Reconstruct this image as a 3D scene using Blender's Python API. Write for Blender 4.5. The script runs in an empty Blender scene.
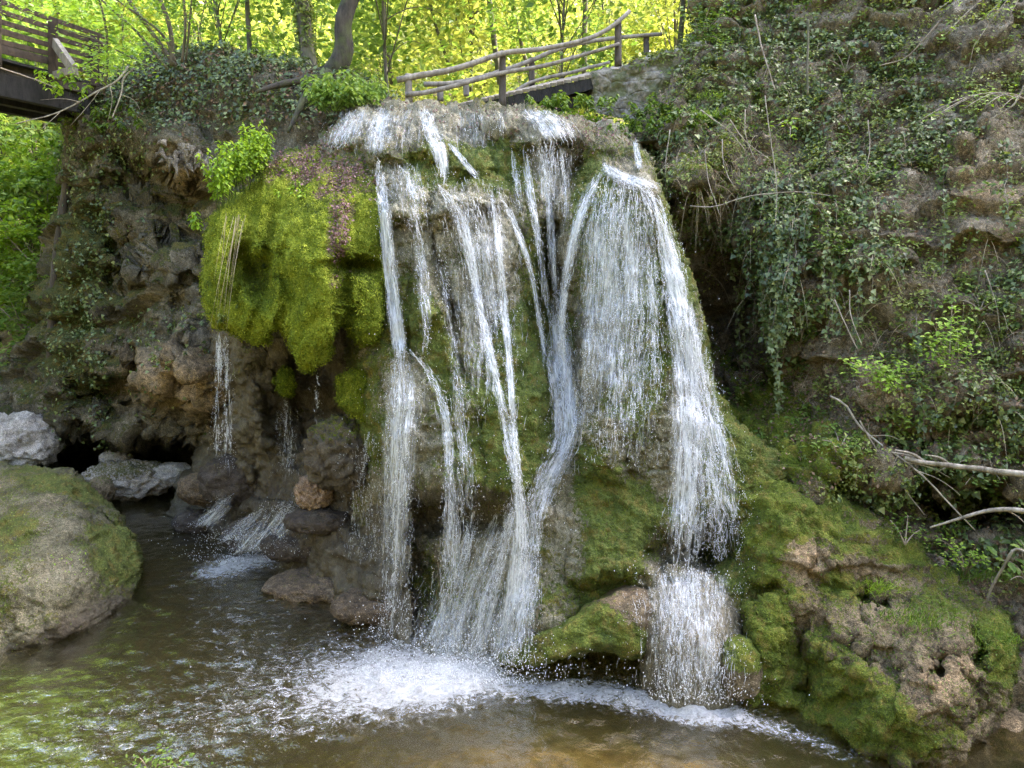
import bpy, math, random
import numpy as np
from mathutils import Vector
R = math.radians
rng = np.random.default_rng(7)
random.seed(7)
sc = bpy.context.scene
COL = sc.collection

# ------------------------------------------------------------------ camera
F, CW, CH, CAMZ, TH = 740.0, 512.0, 384.0, 5.2, R(9.5)
FW = np.array([0, math.cos(TH), -math.sin(TH)]); UP = np.array([0, math.sin(TH), math.cos(TH)])
CAM = np.array([0, 0, CAMZ])
cd = bpy.data.cameras.new('camera'); cam = bpy.data.objects.new('camera', cd); COL.objects.link(cam)
cam.location = CAM; cam.rotation_euler = (R(90) - TH, 0, 0)
cd.sensor_width = 36; cd.lens = F / 1024 * 36; cd.clip_end = 600; cd.clip_start = 0.1
sc.camera = cam

def at(px, py, Y):
    """photo pixel + real distance in metres along y -> world point"""
    px, py, Y = np.broadcast_arrays(np.asarray(px, float), np.asarray(py, float), np.asarray(Y, float))
    dx = px - CW; v = py - CH
    dy = F * FW[1] - v * UP[1]; dz = F * FW[2] - v * UP[2]
    k = Y / dy
    return np.stack([dx * k, dy * k, CAMZ + dz * k], -1)
def proj(P):
    q = P - CAM
    d = q @ FW
    return CW + F * q[..., 0] / d, CH - F * (q @ UP) / d
def water_y(py):
    v = py - CH
    return CAMZ * (F * FW[1] - v * UP[1]) / -(F * FW[2] - v * UP[2])

# ------------------------------------------------------------------ noise
def _hash(ix, iy, iz, s):
    h = (ix * 374761393 + iy * 668265263 + iz * 2147483647 + s * 974711) & 0xffffffff
    h = ((h ^ (h >> 13)) * 1274126177) & 0xffffffff
    h = ((h ^ (h >> 16)) * 2246822519) & 0xffffffff
    return h ^ (h >> 15)
def pnoise(p, s=0):
    p = np.asarray(p, float); i = np.floor(p).astype(np.int64); f = p - i
    u = f * f * f * (f * (f * 6 - 15) + 10)
    out = 0
    for dx in (0, 1):
        for dy in (0, 1):
            for dz in (0, 1):
                h = _hash(i[..., 0] + dx, i[..., 1] + dy, i[..., 2] + dz, s)
                g = np.stack([(h & 255) / 127.5 - 1, ((h >> 8) & 255) / 127.5 - 1, ((h >> 16) & 255) / 127.5 - 1], -1)
                d = (g * (f - np.array([dx, dy, dz]))).sum(-1)
                w = (u[..., 0] if dx else 1 - u[..., 0]) * (u[..., 1] if dy else 1 - u[..., 1]) * (u[..., 2] if dz else 1 - u[..., 2])
                out = out + w * d
    return out
def fbm(p, o=4, s=0, gain=.5):
    a, r, q = 1., 0., np.asarray(p, float)
    for k in range(o):
        r = r + a * pnoise(q, s + k); q = q * 2.03 + 3.1; a *= gain
    return r
def ridged(p, o=4, s=0):
    a, r, q = 1., 0., np.asarray(p, float)
    for k in range(o):
        r = r + a * (1 - 2.2 * np.abs(pnoise(q, s + k))); q = q * 2.05 + 1.7; a *= .5
    return r / 1.6 - .5
def worley(p, s=0):
    p = np.asarray(p, float); i = np.floor(p).astype(np.int64); best = np.full(p.shape[:-1], 9.)
    for dx in (-1, 0, 1):
        for dy in (-1, 0, 1):
            for dz in (-1, 0, 1):
                c = i + np.array([dx, dy, dz]); h = _hash(c[..., 0], c[..., 1], c[..., 2], s)
                g = np.stack([(h & 255) / 255., ((h >> 8) & 255) / 255., ((h >> 16) & 255) / 255.], -1)
                best = np.minimum(best, ((c + g - p) ** 2).sum(-1))
    return np.sqrt(best)
def sstep(a, b, x):
    t = np.clip((x - a) / (b - a), 0, 1); return t * t * (3 - 2 * t)
def blob(px, py, cx, cy, rx, ry, rot=0, p=2):
    c, s = math.cos(R(rot)), math.sin(R(rot))
    dx, dy = px - cx, py - cy
    u, v = (dx * c + dy * s) / rx, (-dx * s + dy * c) / ry
    return np.exp(-(u * u + v * v) ** (p / 2))
def hump(px, py, cx, cy, rx, ry, rot=0):
    c, s = math.cos(R(rot)), math.sin(R(rot))
    dx, dy = px - cx, py - cy
    u, v = (dx * c + dy * s) / rx, (-dx * s + dy * c) / ry
    return np.sqrt(np.clip(1 - u * u - v * v, 0, 1))

def dome_hump(px, py, cx, cy, rx, ry, rot=0): return hump(px, py, cx, cy, rx, ry, rot) ** 1.0
def soft(px, py, cx, cy, rx, ry, rot=0):
    c, s = math.cos(R(rot)), math.sin(R(rot))
    dx, dy = px - cx, py - cy
    u, v = (dx * c + dy * s) / rx / 1.25, (-dx * s + dy * c) / ry / 1.25
    return np.clip(1 - u * u - v * v, 0, 1) ** 1.15
def ledges(P, freq, warp, s):
    q = P[..., 2] * freq + warp * fbm(P * .55, 3, s) + .35 * fbm(P * 2.2, 3, s + 5)
    f = q - np.floor(q)
    return sstep(0, .14, f) * (1 - f) - .4
def crust(P, s):
    return .045 * ridged(P * 6, 3, s) + .030 * np.abs(fbm(P * 13, 3, s + 1)) * 2 - .03 + .022 * ridged(P * 24, 2, s + 2) - .05 * np.clip(.38 - worley(P * 5.5, s + 3), 0, 1)
# ------------------------------------------------------------------ scene helpers
def tag(o, label=None, cat=None, group=None, kind=None):
    if label: o['label'] = label
    if cat: o['category'] = cat
    if group: o['group'] = group
    if kind: o['kind'] = kind
    return o
def empty(name, loc=(0, 0, 0), label=None, cat=None, group=None):
    o = bpy.data.objects.new(name, None); COL.objects.link(o); o.location = loc; o.empty_display_size = .2
    return tag(o, label, cat, group)
def link(name, me, parent=None):
    o = bpy.data.objects.new(name, me); COL.objects.link(o)
    if parent is not None:
        o.parent = parent
        r = parent; off = Vector((0, 0, 0))
        while r is not None: off = off + r.location; r = r.parent
        o.location = -off
    return o
def mesh(name, V, faces, mats, smooth=True, attrs=None, midx=None):
    """V (n,3); faces: (m,k) array or list of such arrays"""
    if not isinstance(faces, list): faces = [faces]
    V = np.ascontiguousarray(V, np.float32)
    me = bpy.data.meshes.new(name)
    li = np.concatenate([f.ravel() for f in faces]).astype(np.int32)
    tot = np.concatenate([np.full(len(f), f.shape[1]) for f in faces]).astype(np.int32)
    st = np.concatenate([[0], np.cumsum(tot)[:-1]]).astype(np.int32)
    me.vertices.add(len(V)); me.vertices.foreach_set('co', V.ravel())
    me.loops.add(len(li)); me.loops.foreach_set('vertex_index', li)
    me.polygons.add(len(tot)); me.polygons.foreach_set('loop_start', st); me.polygons.foreach_set('loop_total', tot)
    me.polygons.foreach_set('use_smooth', np.full(len(tot), smooth))
    for m in (mats if isinstance(mats, (list, tuple)) else [mats]): me.materials.append(m)
    if midx is not None: me.polygons.foreach_set('material_index', midx.astype(np.int32))
    for k, a in (attrs or {}).items():
        me.attributes.new(k, 'FLOAT', 'POINT').data.foreach_set('value', np.ascontiguousarray(a, np.float32).ravel())
    me.update(calc_edges=True); me.validate()
    return me
def grid_faces(nv, nu, off=0):
    i = np.arange(nv * nu).reshape(nv, nu) + off
    return np.stack([i[:-1, :-1], i[1:, :-1], i[1:, 1:], i[:-1, 1:]], -1).reshape(-1, 4)
def resample(poly, n, w=None):
    p = np.asarray(poly, float); d = np.concatenate([[0], np.cumsum(np.hypot(*(p[1:, :2] - p[:-1, :2]).T) if p.shape[1] == 2 else np.linalg.norm(p[1:] - p[:-1], axis=1))])
    t = np.linspace(0, d[-1], n)
    return np.stack([np.interp(t, d, p[:, k]) for k in range(p.shape[1])], -1)
def smooth_path(poly, n, it=2):
    p = np.asarray(poly, float)
    for _ in range(it):
        q = .75 * p[:-1] + .25 * p[1:]; r = .25 * p[:-1] + .75 * p[1:]
        p = np.concatenate([p[:1], np.stack([q, r], 1).reshape(-1, p.shape[1]), p[-1:]])
    return resample(p, n)
def tps(ctrl):
    c = np.asarray(ctrl, float); X = c[:, :2] / 100; n = len(c)
    def U(r2): return np.where(r2 > 1e-12, .5 * r2 * np.log(np.maximum(r2, 1e-12)), 0)
    K = U(((X[:, None] - X[None]) ** 2).sum(-1)) + np.eye(n) * .02
    Pm = np.concatenate([np.ones((n, 1)), X], 1)
    A = np.block([[K, Pm], [Pm.T, np.zeros((3, 3))]])
    w = np.linalg.solve(A, np.concatenate([c[:, 2], np.zeros(3)]))
    def f(px, py):
        q = np.stack([px, py], -1) / 100; sh = q.shape[:-1]; q = q.reshape(-1, 2)
        out = np.empty(len(q))
        for a in range(0, len(q), 20000):
            b = q[a:a + 20000]
            out[a:a + 20000] = U(((b[:, None] - X[None]) ** 2).sum(-1)) @ w[:n] + w[n] + b @ w[n + 1:]
        return out.reshape(sh)
    return f
def tube_data(P, rad, sides=7, off=0):
    P = np.asarray(P, float); n = len(P); rad = np.broadcast_to(np.asarray(rad, float), (n,))
    T = np.gradient(P, axis=0); T /= np.linalg.norm(T, axis=1, keepdims=True) + 1e-9
    ref = np.array([0, 0, 1.]) if abs(T[:, 2]).mean() < .8 else np.array([1., 0, 0])
    A = np.cross(T, ref); A /= np.linalg.norm(A, axis=1, keepdims=True) + 1e-9
    B = np.cross(T, A)
    a = np.linspace(0, 2 * np.pi, sides, endpoint=False)
    V = P[:, None] + rad[:, None, None] * (np.cos(a)[None, :, None] * A[:, None] + np.sin(a)[None, :, None] * B[:, None])
    i = np.arange(n * sides).reshape(n, sides)
    j = np.roll(i, -1, 1)
    f = np.stack([i[:-1], j[:-1], j[1:], i[1:]], -1).reshape(-1, 4)
    caps = [i[0][::-1][None], i[-1][None]]
    return V.reshape(-1, 3), f + off, [c + off for c in caps]
class MB:
    def __init__(s): s.V = []; s.F = {}; s.n = 0
    def add(s, V, faces):
        for f in faces:
            s.F.setdefault(f.shape[1], []).append(f + s.n)
        s.V.append(np.asarray(V, float)); s.n += len(V)
    def tube(s, P, rad, sides=7):
        V, f, c = tube_data(P, rad, sides); s.add(V, [f] + c)
    def bar(s, p, q, w, h, up=(0, 0, 1)):
        p, q, up = np.asarray(p, float), np.asarray(q, float), np.asarray(up, float)
        t = (q - p) / np.linalg.norm(q - p); a = np.cross(t, up); a /= np.linalg.norm(a); b = np.cross(a, t)
        V = []
        for e in (p, q):
            for sa, sb in ((-1, -1), (1, -1), (1, 1), (-1, 1)): V.append(e + a * sa * w / 2 + b * sb * h / 2)
        s.add(V, [np.array([[0, 1, 2, 3][::-1], [4, 5, 6, 7], [0, 1, 5, 4], [1, 2, 6, 5], [2, 3, 7, 6], [3, 0, 4, 7]])])
    def build(s, name, m, parent=None, smooth=True, bevel=0):
        me = mesh(name, np.concatenate(s.V), [np.concatenate(v) for v in s.F.values()], m, smooth)
        o = link(name, me, parent)
        if bevel:
            b = o.modifiers.new('bevel', 'BEVEL'); b.width = bevel; b.segments = 2
        return o

# ------------------------------------------------------------------ materials
class NT:
    def __init__(s, name):
        s.m = bpy.data.materials.new(name); s.m.use_nodes = True; s.t = s.m.node_tree; s.t.nodes.clear()
        s.out = s.t.nodes.new('ShaderNodeOutputMaterial')
    def n(s, typ, **k):
        x = s.t.nodes.new(typ)
        for a, v in k.items():
            if a.startswith('_'): setattr(x, a[1:], v)
        for a, v in k.items():
            if a.startswith('_'): continue
            key = a.replace('__', ' ')
            key = int(key[1:]) if key[0] == 'i' and key[1:].isdigit() else key
            if hasattr(v, 'is_output'): s.t.links.new(v, x.inputs[key])
            else: x.inputs[key].default_value = v
        return x
    def noise(s, scale, detail=5, rough=.6, vec=None, dist=0):
        k = {'Scale': scale, 'Detail': detail, 'Roughness': rough, 'Distortion': dist}
        if vec is not None: k['Vector'] = vec
        return s.n('ShaderNodeTexNoise', **k).outputs[0]
    def math(s, op, a, b=0., clamp=False):
        x = s.n('ShaderNodeMath', _operation=op, _use_clamp=clamp, i0=a, i1=b); return x.outputs[0]
    def ramp(s, fac, stops):
        r = s.n('ShaderNodeValToRGB', Fac=fac); e = r.color_ramp.elements
        while len(e) < len(stops): e.new(.5)
        for k, (p, c) in enumerate(stops): e[k].position = p; e[k].color = (*c, 1) if len(c) == 3 else c
        return r.outputs[0]
    def mix(s, f, a, b, typ='MIX'):
        x = s.n('ShaderNodeMix', _data_type='RGBA', _blend_type=typ)
        for sock, v in ((x.inputs[0], f), (x.inputs[6], a), (x.inputs[7], b)):
            if hasattr(v, 'is_output'): s.t.links.new(v, sock)
            elif isinstance(v, (int, float)): sock.default_value = v
            else: sock.default_value = (*v, 1)
        return x.outputs[2]
    def attr(s, name): return s.n('ShaderNodeAttribute', _attribute_name=name).outputs['Fac']
    def pos(s): return s.n('ShaderNodeNewGeometry').outputs['Position']
    def mapped(s, vec, scale): return s.n('ShaderNodeMapping', Vector=vec, Scale=scale).outputs[0]
    def bump(s, h, strength=.5, dist=.03, normal=None):
        k = {'Height': h, 'Strength': strength, 'Distance': dist}
        if normal is not None: k['Normal'] = normal
        return s.n('ShaderNodeBump', **k).outputs[0]
    def surf(s, sh): s.t.links.new(sh, s.out.inputs['Surface']); return s.m
    def principled(s, **k): return s.n('ShaderNodeBsdfPrincipled', **k).outputs[0]

def rock_material(name, stops, tan=(.30, .22, .13), moss=((.025, .045, .004), (.085, .12, .008), (.20, .22, .015)), wet=(.035, .024, .017), stretch=(1, 1, 1), bump=.7):
    t = NT(name); P = t.pos(); V = t.mapped(P, stretch)
    n1 = t.noise(1.6, 8, .66, V); n2 = t.noise(11, 9, .72, V); n3 = t.noise(55, 5, .7, V); nl = t.noise(.7, 3, .5, P)
    vor = t.n('ShaderNodeTexVoronoi', Vector=P, Scale=26.).outputs[0]
    vor2 = t.n('ShaderNodeTexVoronoi', Vector=V, Scale=7., _feature='DISTANCE_TO_EDGE').outputs[0]
    base = t.ramp(t.math('ADD', t.math('MULTIPLY', n1, .55), t.math('MULTIPLY', n2, .45)), stops)
    grain = t.ramp(n3, [(.32, (.45, .45, .45)), (.68, (1.5, 1.48, 1.45))])
    base = t.mix(1., base, grain, 'MULTIPLY')
    speck = t.ramp(t.noise(95, 3, .8, P), [(.40, (.35, .32, .28)), (.52, (1, 1, 1)), (.66, (1.9, 1.85, 1.8))])
    base = t.mix(.75, base, speck, 'MULTIPLY')
    tf = t.math('MULTIPLY', t.attr('tan'), t.ramp(n2, [(.3, (.3,) * 3), (.6, (1,) * 3)]), True)
    tt = t.mix(1., t.mix(1., t.mix(1., tan, grain, 'MULTIPLY'), speck, 'MULTIPLY'), t.ramp(n2, [(.35, (.45, .45, .45)), (.62, (1.3, 1.3, 1.3))]), 'MULTIPLY')
    base = t.mix(t.math('MULTIPLY', tf, .85), base, tt)
    lich = t.math('MULTIPLY', t.ramp(t.noise(5, 6, .7, P), [(.6, (0,) * 3), (.68, (1,) * 3)]), .35)
    base = t.mix(lich, base, (.25, .25, .2))
    wf = t.math('MULTIPLY', t.attr('wet'), 1., True)
    base = t.mix(t.math('MULTIPLY', wf, .8), base, wet)
    n4 = t.noise(24, 4, .7, P)
    mm = t.math('ADD', t.math('ADD', t.math('MULTIPLY', n2, .3), t.math('MULTIPLY', nl, .3)), t.math('MULTIPLY', n4, .4))
    mf = t.math('ADD', t.attr('moss'), t.math('MULTIPLY', t.math('SUBTRACT', mm, .5), 2.9))
    mf = t.ramp(mf, [(.40, (0,) * 3), (.50, (1,) * 3)])
    mn = t.math('ADD', t.math('MULTIPLY', t.noise(3.2, 5, .6, P), .6), t.math('MULTIPLY', t.noise(38, 3, .7, P), .4))
    mossc = t.ramp(mn, [(.32, moss[0]), (.5, moss[1]), (.68, moss[2])])
    mossc = t.mix(t.math('MULTIPLY', t.ramp(t.noise(6, 5, .7, P), [(.5, (0,) * 3), (.62, (1,) * 3)]), .6), mossc, (.17, .125, .03))
    mossc = t.mix(1., mossc, t.ramp(t.noise(80, 2, .8, P), [(.35, (.45, .45, .45)), (.65, (1.55, 1.55, 1.5))]), 'MULTIPLY')
    col = t.mix(mf, base, mossc)
    h = t.math('ADD', t.math('MULTIPLY', n2, 1.), t.math('MULTIPLY', n3, .35))
    h = t.math('ADD', h, t.math('MULTIPLY', t.math('MINIMUM', vor2, .12), 1.2))
    hm = t.math('ADD', t.math('MULTIPLY', t.noise(70, 3, .8, P), .8), t.math('MULTIPLY', vor, -.8))
    hh = t.n('ShaderNodeMix', _data_type='FLOAT'); t.t.links.new(mf, hh.inputs[0]); t.t.links.new(h, hh.inputs[2]); t.t.links.new(hm, hh.inputs[3])
    nrm = t.bump(hh.outputs[0], bump, .07)
    rough = t.math('SUBTRACT', .95, t.math('MULTIPLY', wf, .62))
    return t.surf(t.principled(Base__Color=col, Roughness=rough, Normal=nrm, Specular__IOR__Level=.35))
DARK, MID, LIT = (.035, .029, .022), (.115, .095, .068), (.26, .225, .17)
M_cliff = rock_material('tufa cliff', [(.36, (.022, .02, .014)), (.46, (.08, .073, .05)), (.55, (.15, .138, .10)), (.66, (.33, .305, .245))], moss=((.03, .04, .012), (.06, .072, .018), (.11, .11, .03)), bump=.9)
M_tufa = rock_material('wet tufa', [(.36, (.045, .042, .027)), (.46, (.155, .148, .098)), (.55, (.26, .25, .18)), (.65, (.46, .44, .36))], stretch=(1, 1, .45), moss=((.03, .046, .006), (.08, .108, .018), (.18, .20, .045)))
M_bank = rock_material('bank earth and rock', [(.36, (.024, .021, .015)), (.46, (.095, .083, .056)), (.55, (.19, .168, .125)), (.66, (.38, .345, .28))])
M_boulder = rock_material('mossy boulder', [(.36, (.04, .032, .02)), (.48, (.13, .105, .066)), (.56, (.22, .18, .115)), (.66, (.38, .32, .22))], tan=(.30, .215, .125), moss=((.03, .05, .006), (.085, .115, .012), (.19, .20, .03)))
M_lichen = rock_material('lichen covered rock', [(.36, (.04, .036, .022)), (.47, (.115, .108, .066)), (.56, (.19, .175, .115)), (.66, (.33, .31, .22))], tan=(.30, .24, .16), moss=((.04, .05, .012), (.09, .11, .022), (.18, .19, .05)))
M_pale = rock_material('pale limestone', [(.36, (.15, .14, .125)), (.5, (.38, .365, .34)), (.64, (.62, .60, .57))], moss=((.05, .055, .02), (.1, .1, .04), (.16, .15, .07)))
M_drip = rock_material('dripstone', [(.36, (.06, .052, .042)), (.5, (.19, .17, .14)), (.64, (.40, .38, .33))])
M_wetrock = rock_material('dark wet rock', [(.36, (.018, .015, .013)), (.5, (.06, .05, .044)), (.66, (.15, .13, .115))])
M_pinkrock = rock_material('pinkish stone', [(.36, (.14, .10, .075)), (.5, (.30, .22, .165)), (.66, (.46, .36, .29))])

def moss_material():
    t = NT('hanging moss'); P = t.pos()
    a = t.noise(2.2, 4, .6, t.mapped(P, (1, 1, .5))); b = t.noise(34, 4, .75, P)
    f = t.math('ADD', t.math('MULTIPLY', a, .6), t.math('MULTIPLY', b, .4))
    c = t.ramp(f, [(.33, (.045, .065, .006)), (.47, (.145, .19, .012)), (.62, (.29, .33, .03))])
    c = t.mix(t.math('MULTIPLY', t.attr('brown'), t.ramp(t.noise(14, 4, .7, P), [(.42, (0,) * 3), (.55, (1,) * 3)]), True), c, (.14, .085, .075))
    c = t.mix(t.attr('wet'), c, (.03, .034, .006))  # darkens colour alone; carries the painted shade of the moss gaps
    vor = t.n('ShaderNodeTexVoronoi', Vector=P, Scale=38.).outputs[0]
    h = t.math('ADD', t.math('MULTIPLY', t.noise(60, 3, .8, P), .8), t.math('MULTIPLY', vor, -1.))
    return t.surf(t.principled(Base__Color=c, Roughness=.9, Normal=t.bump(h, .9, .04), Specular__IOR__Level=.2))
M_moss = moss_material()

def leaf_material(name, c0, c1, c2, trans=.45, rough=.45, spec=.4):
    """three leaf colours picked per leaf by the attribute 'rnd'"""
    t = NT(name)
    c = t.ramp(t.attr('rnd'), [(.0, c0), (.5, c1), (1., c2)])
    p = t.principled(Base__Color=c, Roughness=rough, Specular__IOR__Level=spec)
    tr = t.n('ShaderNodeBsdfTranslucent', Color=t.mix(1., c, (1.2, 1.15, .7), 'MULTIPLY')).outputs[0]
    return t.surf(t.n('ShaderNodeMixShader', i0=trans, i1=p, i2=tr).outputs[0])
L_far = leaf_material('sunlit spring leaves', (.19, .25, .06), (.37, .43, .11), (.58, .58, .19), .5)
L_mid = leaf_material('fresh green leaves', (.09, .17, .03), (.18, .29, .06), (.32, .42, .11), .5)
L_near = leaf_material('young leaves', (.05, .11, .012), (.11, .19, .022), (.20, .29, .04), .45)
L_lime = leaf_material('bright lime leaves', (.12, .22, .015), (.22, .36, .03), (.36, .48, .06), .45)
L_ivy = leaf_material('ivy leaves', (.03, .05, .012), (.085, .13, .034), (.24, .28, .11), .25, .36, .5)
L_under = leaf_material('undergrowth leaves', (.055, .09, .016), (.15, .20, .035), (.31, .35, .10), .35)
L_litter = leaf_material('fallen leaves', (.07, .045, .028), (.16, .10, .065), (.30, .215, .15), .1, .8, .2)
L_purple = leaf_material('fallen bud scales', (.09, .05, .045), (.20, .12, .12), (.34, .22, .22), .1, .8, .2)
L_mosst = leaf_material('moss shoots', (.05, .08, .006), (.165, .22, .016), (.38, .43, .055), .3, .8, .15)
L_mossd = leaf_material('green moss shoots', (.04, .07, .008), (.10, .14, .012), (.2, .23, .03), .3, .8, .15)
L_dry = leaf_material('dry stems', (.16, .12, .075), (.34, .28, .19), (.55, .48, .36), .1, .8, .2)

def bark(name, a, b, moss=0.):
    t = NT(name); P = t.pos(); n = t.noise(9, 6, .7, t.mapped(P, (1, 1, .3))); n2 = t.noise(60, 3, .6, P)
    c = t.ramp(n, [(.35, a), (.65, b)])
    if moss: c = t.mix(t.math('MULTIPLY', t.ramp(t.noise(3, 4, .6, P), [(.45, (0,) * 3), (.6, (1,) * 3)]), moss), c, (.07, .10, .012))
    return t.surf(t.principled(Base__Color=c, Roughness=.9, Normal=t.bump(t.math('ADD', n, t.math('MULTIPLY', n2, .3)), .6, .03)))
B_dark = bark('dark bark', (.03, .025, .02), (.09, .075, .06))
B_bark = bark('mossy dark bark', (.012, .010, .008), (.06, .05, .038), .35)
B_beech = bark('grey bark', (.05, .043, .034), (.15, .13, .10), .35)
B_dead = bark('weathered dead wood', (.10, .08, .06), (.42, .375, .31), .2)
B_twig = bark('grey twig', (.14, .115, .09), (.34, .29, .23))
B_rail = bark('grey weathered rail', (.10, .085, .07), (.30, .27, .23))
B_post = bark('dark weathered post', (.035, .028, .022), (.10, .085, .07))
B_deck = bark('black stained plank', (.006, .006, .006), (.03, .028, .027))
B_brown = bark('brown stained timber', (.026, .018, .013), (.075, .052, .037))
B_grey = bark('grey plank', (.14, .12, .10), (.32, .29, .25))

def stone_wall_material():
    t = NT('rubble wall'); P = t.pos()
    wp = t.mix(.10, P, t.n('ShaderNodeTexNoise', Vector=P, Scale=2.5, Detail=4.).outputs[1])
    v = t.n('ShaderNodeTexVoronoi', Vector=t.mapped(wp, (1, 1, 1.7)), Scale=3.4, _feature='DISTANCE_TO_EDGE').outputs[0]
    n = t.noise(12, 6, .7, P)
    c = t.ramp(n, [(.35, (.08, .075, .065)), (.65, (.30, .28, .24))])
    c = t.mix(t.math('MULTIPLY', t.ramp(t.noise(3.5, 6, .7, P), [(.46, (0,) * 3), (.58, (1,) * 3)]), .8), c, (.07, .085, .025))
    return t.surf(t.principled(Base__Color=c, Roughness=.95, Normal=t.bump(t.math('ADD', t.math('MINIMUM', v, .1), t.math('MULTIPLY', n, .1)), 1., .15)))
M_wall = stone_wall_material()

def floor_material():
    t = NT('leaf littered ground'); P = t.pos(); n = t.noise(6, 7, .7, P); b = t.noise(.5, 4, .6, P)
    c = t.ramp(n, [(.32, (.06, .042, .024)), (.5, (.15, .11, .055)), (.68, (.30, .24, .12))])
    c = t.mix(t.ramp(b, [(.45, (0,) * 3), (.6, (.7,) * 3)]), c, (.10, .15, .025))
    return t.surf(t.principled(Base__Color=c, Roughness=.95, Normal=t.bump(n, .6, .05)))
M_floor = floor_material()
def bed_material():
    t = NT('stream bed'); P = t.pos(); n = t.noise(2.6, 6, .6, P); b = t.attr('ochre')
    v = t.n('ShaderNodeTexVoronoi', Vector=P, Scale=5.5).outputs[0]
    c = t.ramp(n, [(.35, (.022, .024, .012)), (.55, (.055, .052, .024)), (.7, (.09, .08, .04))])
    o = t.ramp(t.noise(4, 6, .65, P), [(.35, (.15, .10, .035)), (.55, (.33, .23, .09)), (.7, (.46, .36, .18))])
    c = t.mix(b, c, o)
    return t.surf(t.principled(Base__Color=c, Roughness=.9, Normal=t.bump(t.math('ADD', n, v), .6, .06)))
M_bed = bed_material()
def pool_material():
    t = NT('pool water'); P = t.pos()
    n = t.math('ADD', t.math('MULTIPLY', t.noise(7, 4, .6, P, .6), 1.), t.math('MULTIPLY', t.noise(22, 3, .6, P, .4), .35))
    n = t.math('MULTIPLY', n, t.math('ADD', .13, t.attr('rough')))
    nr = t.bump(n, .5, .06)
    fr = t.n('ShaderNodeFresnel', IOR=1.33, Normal=nr).outputs[0]
    g = t.n('ShaderNodeBsdfGlossy', Color=(1, 1, 1, 1), Roughness=.06, Normal=nr).outputs[0]
    murk = t.n('ShaderNodeBsdfDiffuse', Color=(.06, .054, .024, 1), Normal=nr).outputs[0]
    tr = t.n('ShaderNodeBsdfTransparent', Color=(.78, .72, .50, 1)).outputs[0]
    body = t.n('ShaderNodeMixShader', i0=.24, i1=tr, i2=murk).outputs[0]
    w = t.n('ShaderNodeMixShader', i0=t.math('MULTIPLY', fr, .42, True), i1=body, i2=g).outputs[0]
    fm = t.attr('foam')
    v1 = t.n('ShaderNodeTexVoronoi', Vector=t.mix(.12, P, t.n('ShaderNodeTexNoise', Vector=P, Scale=3.).outputs[1]), Scale=8., _feature='DISTANCE_TO_EDGE').outputs[0]
    lace = t.ramp(v1, [(.0, (1,) * 3), (.22, (0,) * 3)])
    PW = t.n('ShaderNodeMapping', Vector=P, Scale=(1, 1.3, 1)).outputs[0]
    ff = t.math('ADD', t.math('MULTIPLY', t.noise(5, 6, .75, PW, 1.6), .9), t.math('MULTIPLY', t.noise(26, 6, .8, PW, .9), .75))
    ff = t.math('ADD', t.math('SUBTRACT', ff, 1.08), t.math('MULTIPLY', fm, .42))
    ff = t.ramp(ff, [(.0, (0,) * 3), (.14, (.32,) * 3), (.5, (.74,) * 3)])
    fd = t.n('ShaderNodeBsdfDiffuse', Color=(.72, .74, .77, 1), Normal=t.bump(t.noise(40, 3, .7, P), .7, .03)).outputs[0]
    return t.surf(t.n('ShaderNodeMixShader', i0=ff, i1=w, i2=fd).outputs[0])
M_pool = pool_material()
def fall_material(name, alpha):
    t = NT(name)
    p = t.principled(Base__Color=(.80, .83, .88, 1), Roughness=.18, Specular__IOR__Level=.6)
    tl = t.n('ShaderNodeBsdfTranslucent', Color=(.85, .87, .9, 1)).outputs[0]
    p = t.n('ShaderNodeMixShader', i0=.3, i1=p, i2=tl).outputs[0]
    tr = t.n('ShaderNodeBsdfTransparent', Color=(1, 1, 1, 1)).outputs[0]
    return t.surf(t.n('ShaderNodeMixShader', i0=alpha, i1=tr, i2=p).outputs[0])
M_strand = fall_material('falling white water', .8)
M_faint = fall_material('thin falling water', .42)
M_drop = fall_material('water drops', .8)
def veil_material():
    t = NT('water veil'); u, v = t.attr('u'), t.attr('v')
    c = t.n('ShaderNodeCombineXYZ', X=t.math('MULTIPLY', u, 34.), Y=t.math('MULTIPLY', v, 2.6), Z=t.attr('seed')).outputs[0]
    n = t.noise(1., 6, .68, c, .8)
    c2 = t.n('ShaderNodeCombineXYZ', X=t.math('MULTIPLY', u, 9.), Y=t.math('MULTIPLY', v, 1.1), Z=t.attr('seed')).outputs[0]
    c3 = t.n('ShaderNodeCombineXYZ', X=t.math('MULTIPLY', u, 62.), Y=t.math('MULTIPLY', v, 13.), Z=t.attr('seed')).outputs[0]
    fine = t.noise(1., 3, .6, c3, .4)
    n = t.math('ADD', t.math('ADD', t.math('MULTIPLY', n, .45), t.math('MULTIPLY', t.noise(1., 3, .6, c2), .33)), t.math('MULTIPLY', fine, .22))
    a = t.ramp(t.math('ADD', n, t.attr('dens')), [(.43, (0,) * 3), (.53, (.30,) * 3), (.60, (.62,) * 3), (.68, (.9,) * 3)])
    p = t.principled(Base__Color=(.78, .82, .87, 1), Roughness=.15, Specular__IOR__Level=.7, Normal=t.bump(n, 1., .06))
    tr = t.n('ShaderNodeBsdfTransparent', Color=(1, 1, 1, 1)).outputs[0]
    return t.surf(t.n('ShaderNodeMixShader', i0=a, i1=tr, i2=p).outputs[0])
M_veil = veil_material()

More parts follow.
